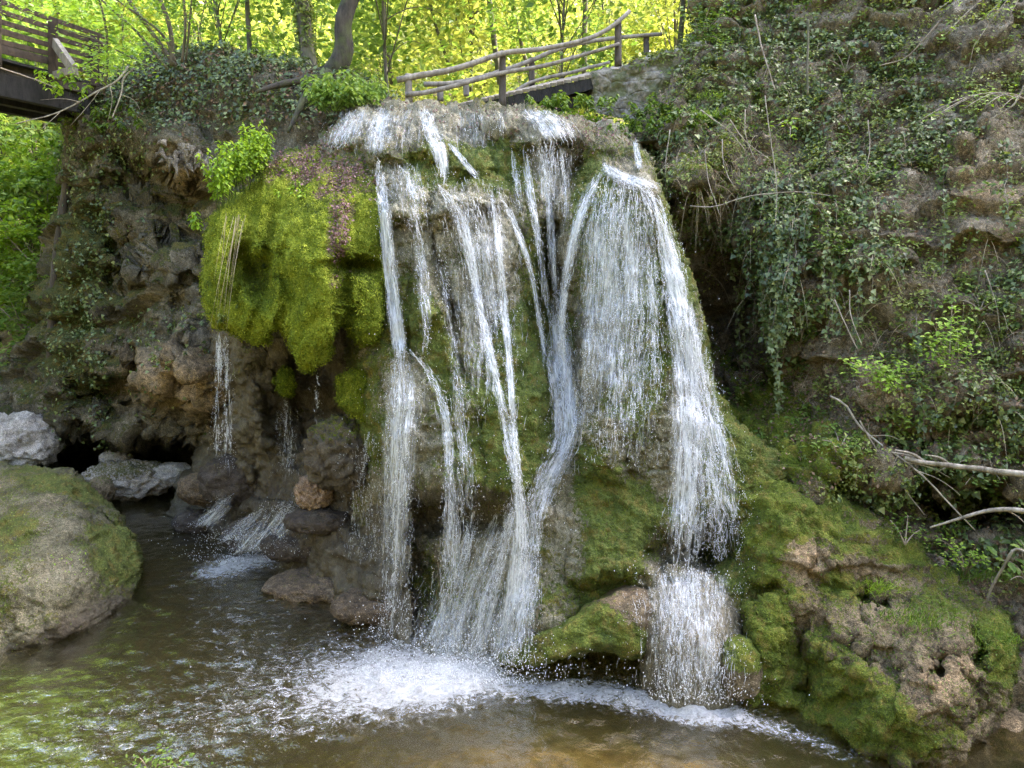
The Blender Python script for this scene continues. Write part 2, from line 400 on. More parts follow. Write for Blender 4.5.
# ------------------------------------------------------------------ sculpted rock patches
BUF = {}
def raster(key, P, cell=2):
    b = BUF.setdefault(key, np.full((1000 // cell, 1500 // cell), 99.))
    px, py = proj(P.reshape(-1, 3))
    i = ((py + 120) / cell).astype(int); j = ((px + 120) / cell).astype(int)
    ok = (i >= 0) & (i < b.shape[0]) & (j >= 0) & (j < b.shape[1])
    np.minimum.at(b, (i[ok], j[ok]), P.reshape(-1, 3)[ok, 1])
def filled(*keys):
    b = BUF[keys[0]].copy()
    for k in keys[1:]: b = np.minimum(b, BUF[k])
    for _ in range(40):
        m = b > 90
        if not m.any(): break
        s = np.zeros_like(b); c = np.zeros_like(b)
        for dy, dx in ((0, 1), (0, -1), (1, 0), (-1, 0)):
            r = np.roll(b, (dy, dx), (0, 1)); o = r < 90
            s += np.where(o, r, 0); c += o
        b = np.where(m & (c > 0), s / np.maximum(c, 1), b)
    return b
def look(b, px, py, cell=2):
    i = np.clip(((py + 120) / cell).astype(int), 0, b.shape[0] - 1); j = np.clip(((px + 120) / cell).astype(int), 0, b.shape[1] - 1)
    return b[i, j]

def gnormals(P):
    du = np.gradient(P, axis=1); dv = np.gradient(P, axis=0)
    n = np.cross(dv, du); n /= np.linalg.norm(n, axis=-1, keepdims=True) + 1e-9
    flip = (n * (CAM - P)).sum(-1) < 0
    n[flip] *= -1
    return n
def patch(name, top, right, bottom, left, depth, mat_, parent=None, step=2.0, rnd=(0, 0, 0, 0), rdep=(1, 1, 1, 1), extra=None, disp=None, attrs=None, skirt=(1, 1, 0, 1), keys=(), back=3.5, hill=None, warp=22, wing=None):
    L = lambda p: np.hypot(*np.diff(np.asarray(p, float), axis=0).T).sum()
    nu = int(max(L(top), L(bottom)) / step); nv = int(max(L(left), L(right)) / step)
    T, B, Lf, Rt = resample(top, nu), resample(bottom, nu), resample(left, nv), resample(right, nv)
    s = np.linspace(0, 1, nu)[None, :, None]; t = np.linspace(0, 1, nv)[:, None, None]
    Q = (1 - t) * T[None] + t * B[None] + (1 - s) * Lf[:, None] + s * Rt[:, None] - ((1 - s) * (1 - t) * T[0] + s * (1 - t) * T[-1] + (1 - s) * t * B[0] + s * t * B[-1])
    px, py = Q[..., 0], Q[..., 1]
    Y = depth(px, py)
    if extra is not None:
        if warp:
            q = np.stack([px / 46., py / 46., 0 * px + len(name)], -1); q2 = q * 2.9
            wx, wy = px + warp * (fbm(q, 3, 3) + .3 * fbm(q2, 2, 5)), py + warp * (fbm(q, 3, 4) + .3 * fbm(q2, 2, 6))
            Y = Y + extra(wx, wy)
        else: Y = Y + extra(px, py)
    # rounding towards the outline
    jj, ii = np.meshgrid(np.arange(nu), np.arange(nv))
    for k, dist in enumerate((ii, nu - 1 - jj, nv - 1 - ii, jj)):
        if rnd[k]:
            d = np.clip(dist * step / rnd[k], 0, 1); Y = Y + rdep[k] * (1 - np.sqrt(1 - (1 - d) ** 2))
    P = at(px, py, Y)
    n = gnormals(P)
    if disp is not None: P = P + n * disp(P, px, py)[..., None]
    n = gnormals(P)
    for k in keys: raster(k, P)
    at_ = attrs(P, px, py, n) if attrs else {}
    at_ = {k: np.broadcast_to(v, px.shape).copy() for k, v in at_.items()}
    for k in ('moss', 'tan', 'wet'): at_.setdefault(k, np.zeros_like(px))
    # turn the outline back into the ground behind
    G = P; A = at_
    def ray(row):
        d = row - CAM; return d / d[..., 1:2]
    FR = (1., .45, .15, .04)
    if skirt[0]:
        h = np.stack([G[0] + ray(G[0]) * back * f + np.array([0, 0, -.2 * back * f]) for f in FR]) if hill is None else hill(G[0])
        G = np.concatenate([h, G], 0); A = {k: np.concatenate([np.repeat(v[:1], len(h), 0), v], 0) for k, v in A.items()}
    if skirt[2]:
        h = np.stack([G[-1] + ray(G[-1]) * back * f + np.array([0, 0, .02 * back * f]) for f in FR[::-1]])
        G = np.concatenate([G, h], 0); A = {k: np.concatenate([v, np.repeat(v[-1:], 4, 0)], 0) for k, v in A.items()}
    if skirt[3]:
        h = np.stack([G[:, 0] + ray(G[:, 0]) * back * f + np.array([.05 * back * f, 0, 0]) for f in FR], 1)
        G = np.concatenate([h, G], 1); A = {k: np.concatenate([np.repeat(v[:, :1], 4, 1), v], 1) for k, v in A.items()}
    if skirt[1]:
        h = np.stack([G[:, -1] + ray(G[:, -1]) * back * f - np.array([.05 * back * f, 0, 0]) for f in FR[::-1]], 1) if wing is None else np.stack([G[:, -1] + np.array(w) for w in wing], 1)
        G = np.concatenate([G, h], 1); A = {k: np.concatenate([v, np.repeat(v[:, -1:], 4, 1)], 1) for k, v in A.items()}
    me = mesh(name, G.reshape(-1, 3), grid_faces(*G.shape[:2]), mat_, True, {k: v.ravel() for k, v in A.items()})
    o = link(name, me, parent)
    return o, dict(P=P, n=n, px=px, py=py, a=at_)

def boulder(name, c, r, seed, m, label=None, cat='rock', group=None, parent=None, amp=.25, rot=0, res=5, moss=0., wet=0., tan=0., keys=(), freq=1.6, base=-9):
    import bmesh
    bm = bmesh.new(); bmesh.ops.create_icosphere(bm, subdivisions=res, radius=1)
    V = np.array([v.co[:] for v in bm.verts]); Fc = np.array([[v.index for v in f.verts] for f in bm.faces]); bm.free()
    U = V.copy()
    V = np.sign(V) * np.abs(V) ** .85
    V = V * np.asarray(r)
    cs, sn = math.cos(R(rot)), math.sin(R(rot))
    V = np.stack([V[:, 0] * cs - V[:, 1] * sn, V[:, 0] * sn + V[:, 1] * cs, V[:, 2]], -1)
    sz = float(np.mean(r))
    q = V / sz * freq + seed * 7.3
    d = amp * sz * (ridged(q, 4, seed) * .9 + .35 * fbm(q * 3.1, 4, seed + 3) + .25 * (worley(q * 1.3, seed) - .5))
    V = V + U * d[:, None]
    W = V + np.asarray(c)
    for k in keys: raster(k, W)
    up = U[:, 2]
    me = mesh(name, W - np.asarray(c), Fc, m, True, dict(moss=moss * sstep(-.2, .7, up), wet=np.full(len(V), wet), tan=np.full(len(V), tan)))
    o = bpy.data.objects.new(name, me); COL.objects.link(o); o.location = c
    if parent is not None: o.parent = parent; o.location = Vector(c) - parent.location
    return tag(o, label, cat, group)

# ------------------------------------------------------------------ leaves, blades
def frames(n, spin):
    ref = np.where(np.abs(n[:, 2:3]) < .9, np.array([[0, 0, 1.]]), np.array([[1., 0, 0]]))
    a = np.cross(n, ref); a /= np.linalg.norm(a, axis=1, keepdims=True) + 1e-9
    b = np.cross(a, n)      # b points 'up' along the surface
    c, s = np.cos(spin)[:, None], np.sin(spin)[:, None]
    return a * c + b * s, -a * s + b * c
LEAF = {
 'simple': (np.array([[0, 0, 0], [-.30, .45, .08], [0, 1, -.04], [.30, .45, .08]]), [[0, 3, 2], [0, 2, 1]]),
 'oval': (np.array([[0, 0, 0], [-.24, .28, .07], [-.2, .7, .05], [0, 1, -.1], [.2, .7, .05], [.24, .28, .07], [0, .5, 0]]), [[0, 6, 1], [1, 6, 2], [2, 6, 3], [3, 6, 4], [4, 6, 5], [5, 6, 0]]),
 'ivy': (np.array([[0, 0, 0], [-.5, .12, .05], [-.28, .48, .03], [0, 1, -.08], [.28, .48, .03], [.5, .12, .05], [0, .35, 0]]), [[0, 6, 1], [1, 6, 2], [2, 6, 3], [3, 6, 4], [4, 6, 5], [5, 6, 0]]),
}
def leaves_me(name, P, N, size, m, shape='simple', jit=.5, spin=None, rnd=None):
    n = len(P); P = np.asarray(P, float)
    N = np.asarray(N, float) + rng.normal(0, jit, (n, 3)); N /= np.linalg.norm(N, axis=1, keepdims=True) + 1e-9
    if spin is None: spin = rng.uniform(0, 2 * np.pi, n)
    A, B = frames(N, spin)
    tv, tf = LEAF[shape]; tf = np.array(tf)
    size = np.broadcast_to(np.asarray(size, float), (n,))
    V = P[:, None] + size[:, None, None] * (tv[None, :, 0:1] * A[:, None] + tv[None, :, 1:2] * B[:, None] + tv[None, :, 2:3] * N[:, None])
    f = (tf[None] + (np.arange(n) * len(tv))[:, None, None]).reshape(-1, 3)
    if rnd is None: rnd = np.clip(rng.normal(.45, .25, n), 0, 1)
    return mesh(name, V.reshape(-1, 3), f, m, False, dict(rnd=np.repeat(rnd, len(tv))))
def leaves(name, P, N, size, m, parent=None, **k): return link(name, leaves_me(name, P, N, size, m, **k), parent)
def blades_me(name, P, D, length, width, m, droop=.3, K=4, rnd=None, side=None):
    """thin bent blades: root P, direction D, bending down by droop*length"""
    n = len(P); length = np.broadcast_to(np.asarray(length, float), (n,)); width = np.broadcast_to(np.asarray(width, float), (n,)); droop = np.broadcast_to(np.asarray(droop, float), (n,))
    D = D / (np.linalg.norm(D, axis=1, keepdims=True) + 1e-9)
    t = np.linspace(0, 1, K)[None, :, None]
    C = P[:, None] + D[:, None] * (length[:, None, None] * t) + np.array([0, 0, -1.]) * (droop * length)[:, None, None] * t ** 2
    A = np.cross(D, rng.normal(0, 1, (n, 3))); A /= np.linalg.norm(A, axis=1, keepdims=True) + 1e-9
    w = (width[:, None, None] * .5) * (1 - .9 * t ** 1.5)
    V = np.stack([C - A[:, None] * w, C + A[:, None] * w], 2)      # n,K,2,3
    i = np.arange(n * K * 2).reshape(n, K, 2)
    f = np.stack([i[:, :-1, 0], i[:, :-1, 1], i[:, 1:, 1], i[:, 1:, 0]], -1).reshape(-1, 4)
    if rnd is None: rnd = np.clip(rng.normal(.45, .25, n), 0, 1)
    return mesh(name, V.reshape(-1, 3), f, m, True, dict(rnd=np.repeat(rnd, K * 2)))
def blades(name, *a, parent=None, **k): return link(name, blades_me(name, *a, **k), parent)
def sample(pd, n, mask):
    """random points on a sculpted patch, weighted by mask (same shape as the grid)"""
    P, N = pd['P'], pd['n']
    ar = np.linalg.norm(np.cross(np.gradient(P, axis=0), np.gradient(P, axis=1)), axis=-1)
    w = (np.clip(mask, 0, None) * np.minimum(ar, np.percentile(ar, 97))).ravel(); w /= w.sum()
    i = rng.choice(len(w), n, p=w)
    q = P.reshape(-1, 3)[i] + rng.normal(0, .012, (n, 3))
    return q, N.reshape(-1, 3)[i], i

# ================================================================== THE GORGE
# ---- left cliff
cliff_D = tps([(100, 400, 16.0), (40, 330, 17.0), (150, 300, 15.4), (100, 200, 16.6), (70, 120, 17.2), (200, 250, 14.9), (180, 370, 14.3), (230, 370, 14.2), (200, 150, 15.0), (250, 100, 14.6),
               (300, 80, 14.4), (350, 75, 14.2), (180, 70, 16.2), (120, 90, 16.8), (100, 470, 16.6), (40, 480, 16.8), (190, 490, 16.0), (300, 300, 13.8), (400, 200, 13.6), (400, 400, 13.4), (300, 480, 14.2), (360, 110, 13.7)])
def cliff_extra(px, py):
    e = 0
    # caves and hollows
    e = e + 3.2 * blob(px, py, 110, 462, 66, 22, 0, 4) + 2.6 * blob(px, py, 180, 462, 44, 22, 12, 4)
    e = e + 1.0 * blob(px, py, 185, 215, 28, 30, 20) + .8 * blob(px, py, 128, 278, 22, 12, 10) + .9 * blob(px, py, 150, 180, 30, 22, 20)
    e = e + .8 * blob(px, py, 135, 340, 22, 50, -25) + 1.0 * blob(px, py, 110, 385, 40, 16, -20) + .7 * blob(px, py, 125, 240, 14, 14) + .6 * blob(px, py, 160, 235, 25, 14)
    e = e + .7 * blob(px, py, 165, 415, 40, 18, 0)
    # ledges that stick out
    e = e - 1.5 * soft(px, py, 178, 372, 54, 36, 8) - .55 * soft(px, py, 82, 365, 60, 26, -35) - .5 * soft(px, py, 140, 310, 34, 26) - .5 * soft(px, py, 110, 425, 90, 24, 5)
    e = e - .5 * soft(px, py, 100, 260, 34, 40) - .6 * soft(px, py, 160, 265, 40, 34) - .7 * soft(px, py, 165, 140, 50, 30, 10) - .5 * soft(px, py, 90, 150, 30, 40)
    return e
def cliff_disp(P, px, py):
    q = P * np.array([.8, .8, 1.7])
    lo = sstep(120, 200, py)
    return .16 * ridged(q * 1.0, 4, 11) * (.4 + .6 * lo) + .50 * ledges(P, .75, 1.6, 16) * (.35 + .65 * lo) + .10 * fbm(P * 2.6, 4, 12) + (1 - .75 * blob(px, py, 180, 375, 56, 34, 8, 4)) * (1.3 * crust(P, 14) - .22 * np.clip(.40 - worley(q * 1.5, 13), 0, 1))
def cliff_attr(P, px, py, n):
    nz = fbm(P * .9, 3, 15)
    return dict(moss=.14 + .3 * nz + .35 * sstep(.1, .7, n[..., 2]) + .45 * blob(px, py, 80, 320, 50, 140) - .4 * blob(px, py, 185, 385, 70, 40),
                tan=1.2 * blob(px, py, 180, 380, 58, 28, 8) + .8 * blob(px, py, 185, 165, 26, 22, 30) + .25 * sstep(.0, .5, nz), wet=.7 * sstep(440, 480, py))
cliff, cliff_pd = patch('left_cliff', [(62, 118), (88, 96), (120, 80), (150, 58), (178, 50), (212, 50), (250, 58), (285, 64), (320, 72), (352, 78), (400, 110)], [(400, 110), (420, 250), (420, 380), (400, 500)],
    [(-60, 492), (0, 488), (60, 486), (110, 488), (150, 494), (190, 500), (300, 504), (400, 500)], [(62, 118), (66, 180), (50, 260), (30, 330), (0, 380), (-30, 420), (-60, 492)],
    cliff_D, M_cliff, step=2.2, rnd=(26, 0, 0, 24), rdep=(1.1, 0, 0, .8), extra=cliff_extra, disp=cliff_disp, attrs=cliff_attr, keys=('cliff',), back=5)
tag(cliff, 'dark grey brown tufa cliff with hollows and ivy left of the waterfall', 'cliff', kind='structure')

# ---- the tufa dome that carries the fall
dome = empty('tufa_dome', at(560, 690, 8.6), 'large tufa dome with bright hanging moss and white water running over it', 'rock formation')
dome_D = tps([(500, 660, 9.1), (440, 640, 9.5), (400, 655, 9.6), (600, 690, 8.5), (700, 700, 8.3), (505, 690, 8.75), (750, 705, 8.2),
              (500, 450, 9.75), (640, 450, 9.35), (590, 520, 9.2), (560, 300, 10.5), (640, 300, 9.85), (690, 300, 10.1), (620, 185, 10.7), (655, 170, 10.9),
              (540, 130, 11.7), (450, 106, 12.6), (370, 110, 12.5), (600, 124, 12.2), (640, 140, 12.2), (390, 160, 11.3), (470, 165, 11.3), (400, 250, 10.6), (400, 380, 10.0), (480, 300, 10.3), (500, 200, 11.0),
              (420, 470, 9.8), (380, 600, 10.4), (360, 540, 11.0), (370, 450, 10.6), (345, 300, 11.2), (345, 200, 11.4),
              (730, 430, 9.5), (790, 470, 9.5), (830, 505, 9.4), (760, 540, 9.0), (720, 600, 8.6), (600, 600, 8.9), (550, 600, 9.0), (705, 360, 9.9)])
def lobe(px, py, cx, cy, rx, up, down, depth):
    """a tufa pad: swells slowly from above and breaks off sharply at its lower lip (cy)"""
    u = np.clip(1 - ((px - cx) / rx) ** 2, 0, 1) ** .6
    d = py - cy
    return depth * u * np.where(d < 0, np.clip(1 + d / up, 0, 1) ** 1.2, np.clip(1 - d / down, 0, 1) ** .8)
def dome_extra(px, py):
    e = 1.1 * blob(px, py, 549, 262, 12, 66) + .45 * blob(px, py, 560, 360, 20, 100) + .8 * blob(px, py, 573, 178, 20, 26) + .5 * blob(px, py, 535, 168, 22, 16)
    e = e + .35 * blob(px, py, 411, 310, 6, 46) + .9 * blob(px, py, 452, 512, 62, 24, 4, 4) + .5 * blob(px, py, 412, 570, 40, 50) + .8 * blob(px, py, 715, 545, 26, 30, 0, 4) + .5 * blob(px, py, 680, 550, 40, 20, 0, 4)
    e = e + .35 * blob(px, py, 448, 300, 5, 70, -12) + .3 * blob(px, py, 575, 330, 8, 60) + .9 * blob(px, py, 585, 672, 70, 26, -8, 4)
    for l in ((352, 144, 26, 30, 14, .25), (392, 158, 24, 34, 10, .35), (432, 148, 26, 30, 10, .4), (470, 166, 24, 26, 12, .35), (502, 128, 22, 16, 9, .3), (536, 140, 24, 26, 9, .5), (566, 132, 22, 22, 10, .45), (602, 142, 30, 18, 14, .25), (404, 212, 26, 40, 14, .45), (468, 206, 42, 34, 14, .5), (426, 318, 22, 90, 14, .45),
              (492, 260, 26, 60, 30, .3), (625, 196, 60, 30, 60, .35), (640, 420, 60, 200, 50, .35), (460, 492, 66, 120, 12, .55), (400, 440, 30, 70, 14, .35), (520, 470, 30, 200, 60, .35), (600, 470, 26, 60, 16, .3), (615, 575, 44, 80, 14, .35), (540, 620, 40, 80, 20, .3), (690, 330, 22, 90, 60, .25), (480, 400, 30, 120, 30, .25)):
        e = e - lobe(px, py, *l)
    return e
def dome_disp(P, px, py):
    q = P * np.array([1, 1, .33])
    return .10 * ridged(q * 2.2, 4, 21) + .07 * fbm(P * 2.2, 4, 22) + .06 * ledges(P, 1.6, 2.2, 28) + 1.25 * crust(P * np.array([1, 1, .6]), 23) + sstep(190, 140, py) * (.16 * fbm(P * 3.2, 4, 29) + .7 * crust(P * 1.3, 30))
def dome_attr(P, px, py, n):
    m = .27 + .40 * fbm(P * 1.3, 3, 26) + .25 * blob(px, py, 440, 158, 90, 14) - .05 * blob(px, py, 480, 118, 170, 16)
    for b in ((535, 330, 16, 120, -4, .6), (520, 420, 22, 90, -6, .5), (597, 250, 22, 80, 0, .55), (615, 560, 26, 60, 15, .9), (590, 480, 20, 40, 0, .6), (430, 340, 16, 70, -15, .45), (675, 240, 10, 70, -8, .7), (470, 170, 40, 16, 20, .5), (500, 150, 14, 10, 0, .7),
              (430, 170, 24, 14, 0, .6), (500, 420, 30, 60, -10, .35), (640, 330, 24, 110, 0, .4), (745, 440, 30, 30, 45, .9), (775, 480, 50, 22, 35, 1.), (740, 540, 26, 90, -10, .7), (590, 190, 14, 30, 0, .7), (555, 110, 20, 10, 0, .5), (360, 420, 30, 60, 0, .5), (720, 380, 14, 60, -10, .8), (480, 470, 50, 20, 0, .4)):
        m = m + b[5] * 1.15 * blob(px, py, *b[:5])
    return dict(moss=m, wet=.15 + .5 * blob(px, py, 440, 520, 60, 30) + .5 * blob(px, py, 549, 270, 12, 90) + .4 * blob(px, py, 400, 600, 60, 80) + .4 * blob(px, py, 690, 560, 60, 30), tan=.2 * sstep(0, .4, fbm(P * 1.7, 3, 27)))
rock_face, dome_pd = patch('rock_face', [(312, 152), (335, 124), (362, 106), (405, 101), (450, 103), (500, 104), (545, 109), (575, 119), (605, 124), (640, 140)],
    [(640, 140), (656, 172), (668, 218), (690, 275), (704, 330), (712, 385), (738, 425), (790, 466), (838, 500), (830, 560), (790, 640), (760, 715)],
    [(360, 655), (400, 668), (450, 688), (500, 700), (560, 705), (620, 710), (690, 715), (760, 715)], [(312, 152), (325, 210), (340, 280), (350, 340), (352, 420), (350, 500), (350, 580), (360, 655)],
    dome_D, M_tufa, dome, step=1.5, warp=12, rnd=(30, 26, 0, 30), rdep=(1.0, .9, 0, .8), extra=dome_extra, disp=dome_disp, attrs=dome_attr, keys=('dome',), back=3.)

# rock under and behind the hanging moss
under_D = tps([(300, 430, 12.4), (230, 430, 13.0), (350, 450, 11.6), (380, 560, 10.6), (340, 600, 10.9), (200, 500, 14.4), (180, 530, 13.9), (250, 545, 13.1), (300, 575, 11.9), (400, 655, 9.5),
               (205, 320, 12.8), (300, 320, 12.0), (400, 320, 11.2), (205, 400, 13.6), (400, 480, 10.4), (330, 520, 11.5), (290, 500, 12.3)])
def under_extra(px, py):
    e = 1.3 * blob(px, py, 310, 405, 34, 50) + 1.1 * blob(px, py, 205, 430, 30, 46) + .8 * blob(px, py, 350, 400, 26, 60) + .5 * blob(px, py, 265, 410, 14, 60) + .7 * blob(px, py, 360, 470, 14, 50) + .4 * blob(px, py, 300, 590, 40, 8)
    e = e - .4 * soft(px, py, 250, 400, 24, 70) - .35 * soft(px, py, 335, 560, 50, 40, 25) - .3 * soft(px, py, 225, 480, 30, 20) - .35 * soft(px, py, 370, 600, 30, 30) - .3 * soft(px, py, 270, 520, 40, 16, 20)
    return e
def under_disp(P, px, py):
    return .14 * ridged(P * 1.7, 4, 31) + .09 * fbm(P * 3.2, 4, 32) + .12 * ledges(P, 1.3, 2., 36) + crust(P, 33)
def under_attr(P, px, py, n):
    return dict(moss=-.1 + .3 * fbm(P * 1.4, 3, 35) + .4 * blob(px, py, 250, 380, 26, 70) + .25 * blob(px, py, 345, 590, 30, 16), wet=.85 + .3 * blob(px, py, 270, 520, 70, 40) + .3 * blob(px, py, 340, 420, 50, 60), tan=.1 * blob(px, py, 330, 570, 60, 30))
patch('cave_wall', [(205, 290), (300, 290), (410, 290)], [(410, 290), (410, 480), (410, 665)], [(168, 515), (185, 532), (240, 556), (300, 592), (345, 620), (375, 640), (410, 665)], [(205, 290), (214, 380), (200, 450), (175, 490), (168, 515)],
    under_D, M_tufa, dome, step=2., rnd=(0, 0, 0, 20), rdep=(0, 0, 0, .7), extra=under_extra, disp=under_disp, attrs=under_attr, keys=('dome',), back=2.5)

# the hanging moss: three masses of its own
moss_D = tps([(205, 230, 11.3), (215, 300, 11.0), (250, 330, 10.9), (240, 200, 11.6), (300, 250, 10.5), (320, 340, 10.35), (345, 150, 11.6), (370, 250, 10.5), (380, 165, 11.3), (380, 350, 10.3), (290, 170, 11.7), (300, 330, 10.4), (270, 300, 10.75)])
def moss_extra(px, py):
    e = -.55 * hump(px, py, 312, 275, 44, 108, 3) - .3 * hump(px, py, 228, 275, 34, 70) - .3 * hump(px, py, 262, 315, 24, 50) - .3 * hump(px, py, 362, 215, 30, 55) - .35 * hump(px, py, 364, 310, 26, 42) - .2 * hump(px, py, 265, 220, 26, 50, 10)
    e = e + .8 * blob(px, py, 252, 275, 12, 24, -20) + .6 * blob(px, py, 345, 305, 5, 44) + .3 * blob(px, py, 281, 310, 5, 40, 4) + .55 * blob(px, py, 355, 265, 24, 5) + .3 * blob(px, py, 240, 255, 4, 50, 12) + .25 * blob(px, py, 268, 230, 4, 40, 10)
    return e
def moss_disp(P, px, py):
    q = P * np.array([1, 1, .4])
    return .10 * fbm(q * 2.4, 4, 41) + .05 * ridged(q * 4, 3, 42) - .10 * worley(P * np.array([4.5, 4.5, 3.2]), 43) + .035 * fbm(P * 18, 3, 44) - .03 * worley(P * 14, 45)
def moss_attr(P, px, py, n):
    top = sstep(205, 165, py - .10 * (px - 300)) * sstep(250, 275, px)
    return dict(brown=np.clip(.85 * top + .95 * blob(px, py, 340, 225, 11, 60, 4) + 1.3 * fbm(P * 3, 3, 46), 0, 1) * (top + blob(px, py, 340, 225, 12, 60, 4) > .25), wet=np.clip(.75 * blob(px, py, 255, 275, 12, 22, -20) + .6 * blob(px, py, 350, 268, 20, 7) + .25 * sstep(325, 385, px), 0, 1))  # wet here: shade painted into gaps between cushions, plus a darker right side
moss_bot = [(200, 300), (204, 318), (214, 332), (228, 334), (240, 342), (256, 348), (268, 346), (277, 332), (285, 350), (298, 370), (312, 374), (324, 366), (334, 352), (341, 330), (348, 338), (362, 346), (376, 348), (386, 350)]
moss_top = [(212, 214), (228, 198), (244, 186), (262, 168), (285, 152), (310, 142), (335, 140), (360, 146), (384, 160)]
_, moss_pd = patch('hanging_moss', moss_top, [(384, 160), (386, 250), (386, 350)], moss_bot, [(212, 214), (201, 240), (198, 275), (200, 300)],
    moss_D, M_moss, dome, step=1.5, warp=7, rnd=(34, 8, 20, 24), rdep=(.9, .2, .35, .6), extra=moss_extra, disp=moss_disp, attrs=moss_attr, skirt=(1, 1, 1, 1), keys=('moss',), back=.9)
mp = [moss_pd]
for (poly_t, poly_r, poly_b, poly_l, Y0) in (
        ([(336, 372), (360, 364), (386, 368)], [(386, 368), (390, 400), (386, 430)], [(338, 404), (350, 416), (366, 432), (386, 430)], [(336, 372), (332, 388), (338, 404)], 10.5),
        ([(276, 372), (284, 366), (294, 370)], [(294, 370), (297, 384), (294, 396)], [(276, 390), (284, 399), (294, 396)], [(276, 372), (273, 382), (276, 390)], 11.6)):
    _, pd_ = patch('hanging_moss', poly_t, poly_r, poly_b, poly_l, lambda px, py, Y0=Y0: Y0 + 0 * px, M_moss, dome, step=1.5, rnd=(14, 12, 10, 12), rdep=(.35, .3, .25, .3), disp=moss_disp, attrs=lambda P, px, py, n: dict(brown=0 * px, wet=.35 + 0 * px), skirt=(1, 1, 1, 1), keys=('moss',), back=.9)
    mp.append(pd_)
# moss shoots that give the cushions their nap
for k, pd in enumerate(mp):
    nn = 52000 if k == 0 else 5000
    w = np.ones_like(pd['px'])
    if k == 0: w = 1 - .85 * np.clip(pd['a']['brown'], 0, 1)
    q, N, i = sample(pd, nn, w)
    grain = fbm(q * 9, 3, 47)
    o = leaves('moss_nap', q + N * (.012 + .02 * grain[:, None]), N * .8 + np.array([0, 0, .25]), rng.uniform(.016, .032, nn), L_mosst, dome, jit=.45, rnd=np.clip(.45 + .9 * grain - .5 * pd['a']['wet'].ravel()[i] + rng.normal(0, .18, nn), 0, 1)); o['kind'] = 'stuff'  # shoots darken along with the gap shade painted on the moss
# moss on the wet face
q, N, i = sample(dome_pd, 42000, np.clip(dome_pd['a']['moss'] - .10, 0, .8))
o = leaves('moss_nap', q + N * .008, N + np.array([0, 0, .2]), rng.uniform(.012, .026, len(q)), L_mossd, dome, jit=.45, rnd=np.clip(.4 + .9 * fbm(q * 6, 3, 48) + rng.normal(0, .2, len(q)), 0, 1)); o['kind'] = 'stuff'
# bud scales and dead leaves on the moss shoulder
q, N, i = sample(moss_pd, 2600, np.clip(moss_pd['a']['brown'], 0, 1) ** 2)
o = leaves('fallen_leaves', q + N * .02, N, rng.uniform(.03, .065, len(q)), L_purple, dome, jit=.6); o['kind'] = 'stuff'

# mossy ledge between the two plunge points, and the block under the right-hand fall
ledge_D = tps([(505, 655, 8.7), (560, 630, 8.4), (620, 600, 8.35), (640, 585, 8.6), (560, 665, 8.2), (620, 660, 8.1), (650, 650, 8.2), (500, 668, 8.75), (645, 610, 8.2)])
M_led = M_boulder
def ledge_disp(P, px, py): return .06 * ridged(P * 3, 4, 51) + .05 * fbm(P * 6, 4, 52) - .05 * np.clip(.4 - worley(P * 5, 53), 0, 1)
ledge, ledge_pd = patch('rock_ledge', [(502, 652), (530, 634), (560, 624), (590, 604), (615, 588), (645, 580)], [(645, 580), (650, 610), (648, 662)], [(503, 664), (530, 668), (545, 662), (570, 656), (600, 648), (622, 656), (648, 662)], [(502, 652), (501, 658), (503, 664)],
    ledge_D, M_boulder, dome, step=1.6, rnd=(16, 10, 12, 5), rdep=(.5, .25, .4, .2), disp=ledge_disp, attrs=lambda P, px, py, n: dict(moss=.22 + .9 * blob(px, py, 580, 630, 40, 24, -30) + .9 * blob(px, py, 632, 645, 20, 20) + .5 * blob(px, py, 520, 662, 40, 10) + .3 * fbm(P * 3, 3, 54), tan=.8 * blob(px, py, 622, 598, 22, 9, -20) + .05, wet=.35), skirt=(1, 1, 1, 1), keys=('dome', 'ledge'), back=1.0)
blk_D = tps([(640, 585, 8.7), (690, 575, 8.75), (735, 590, 8.7), (650, 640, 8.2), (690, 640, 8.05), (735, 640, 8.2), (690, 700, 7.95), (645, 700, 8.2), (745, 700, 8.1)])
_, blk_pd = patch('fall_block', [(638, 590), (660, 574), (690, 568), (720, 572), (738, 586)], [(738, 586), (746, 630), (752, 710)], [(642, 708), (690, 712), (752, 710)], [(638, 590), (640, 640), (642, 708)],
    blk_D, M_tufa, dome, step=1.7, rnd=(18, 14, 0, 14), rdep=(.5, .35, 0, .35), disp=ledge_disp, attrs=lambda P, px, py, n: dict(moss=.1 + .6 * blob(px, py, 742, 670, 20, 40) + .2 * fbm(P * 3, 3, 55), wet=.5, tan=.5 * blob(px, py, 690, 640, 40, 40)), keys=('dome',), back=1.2)
# wet green cushion right of the lower fall
boulder('moss_cushion', at(742, 672, 8.0) + np.array([0, .1, 0]), (.24, .25, .36), 5, M_boulder, cat=None, parent=dome, moss=1.0, amp=.2, res=5, keys=('dome',))

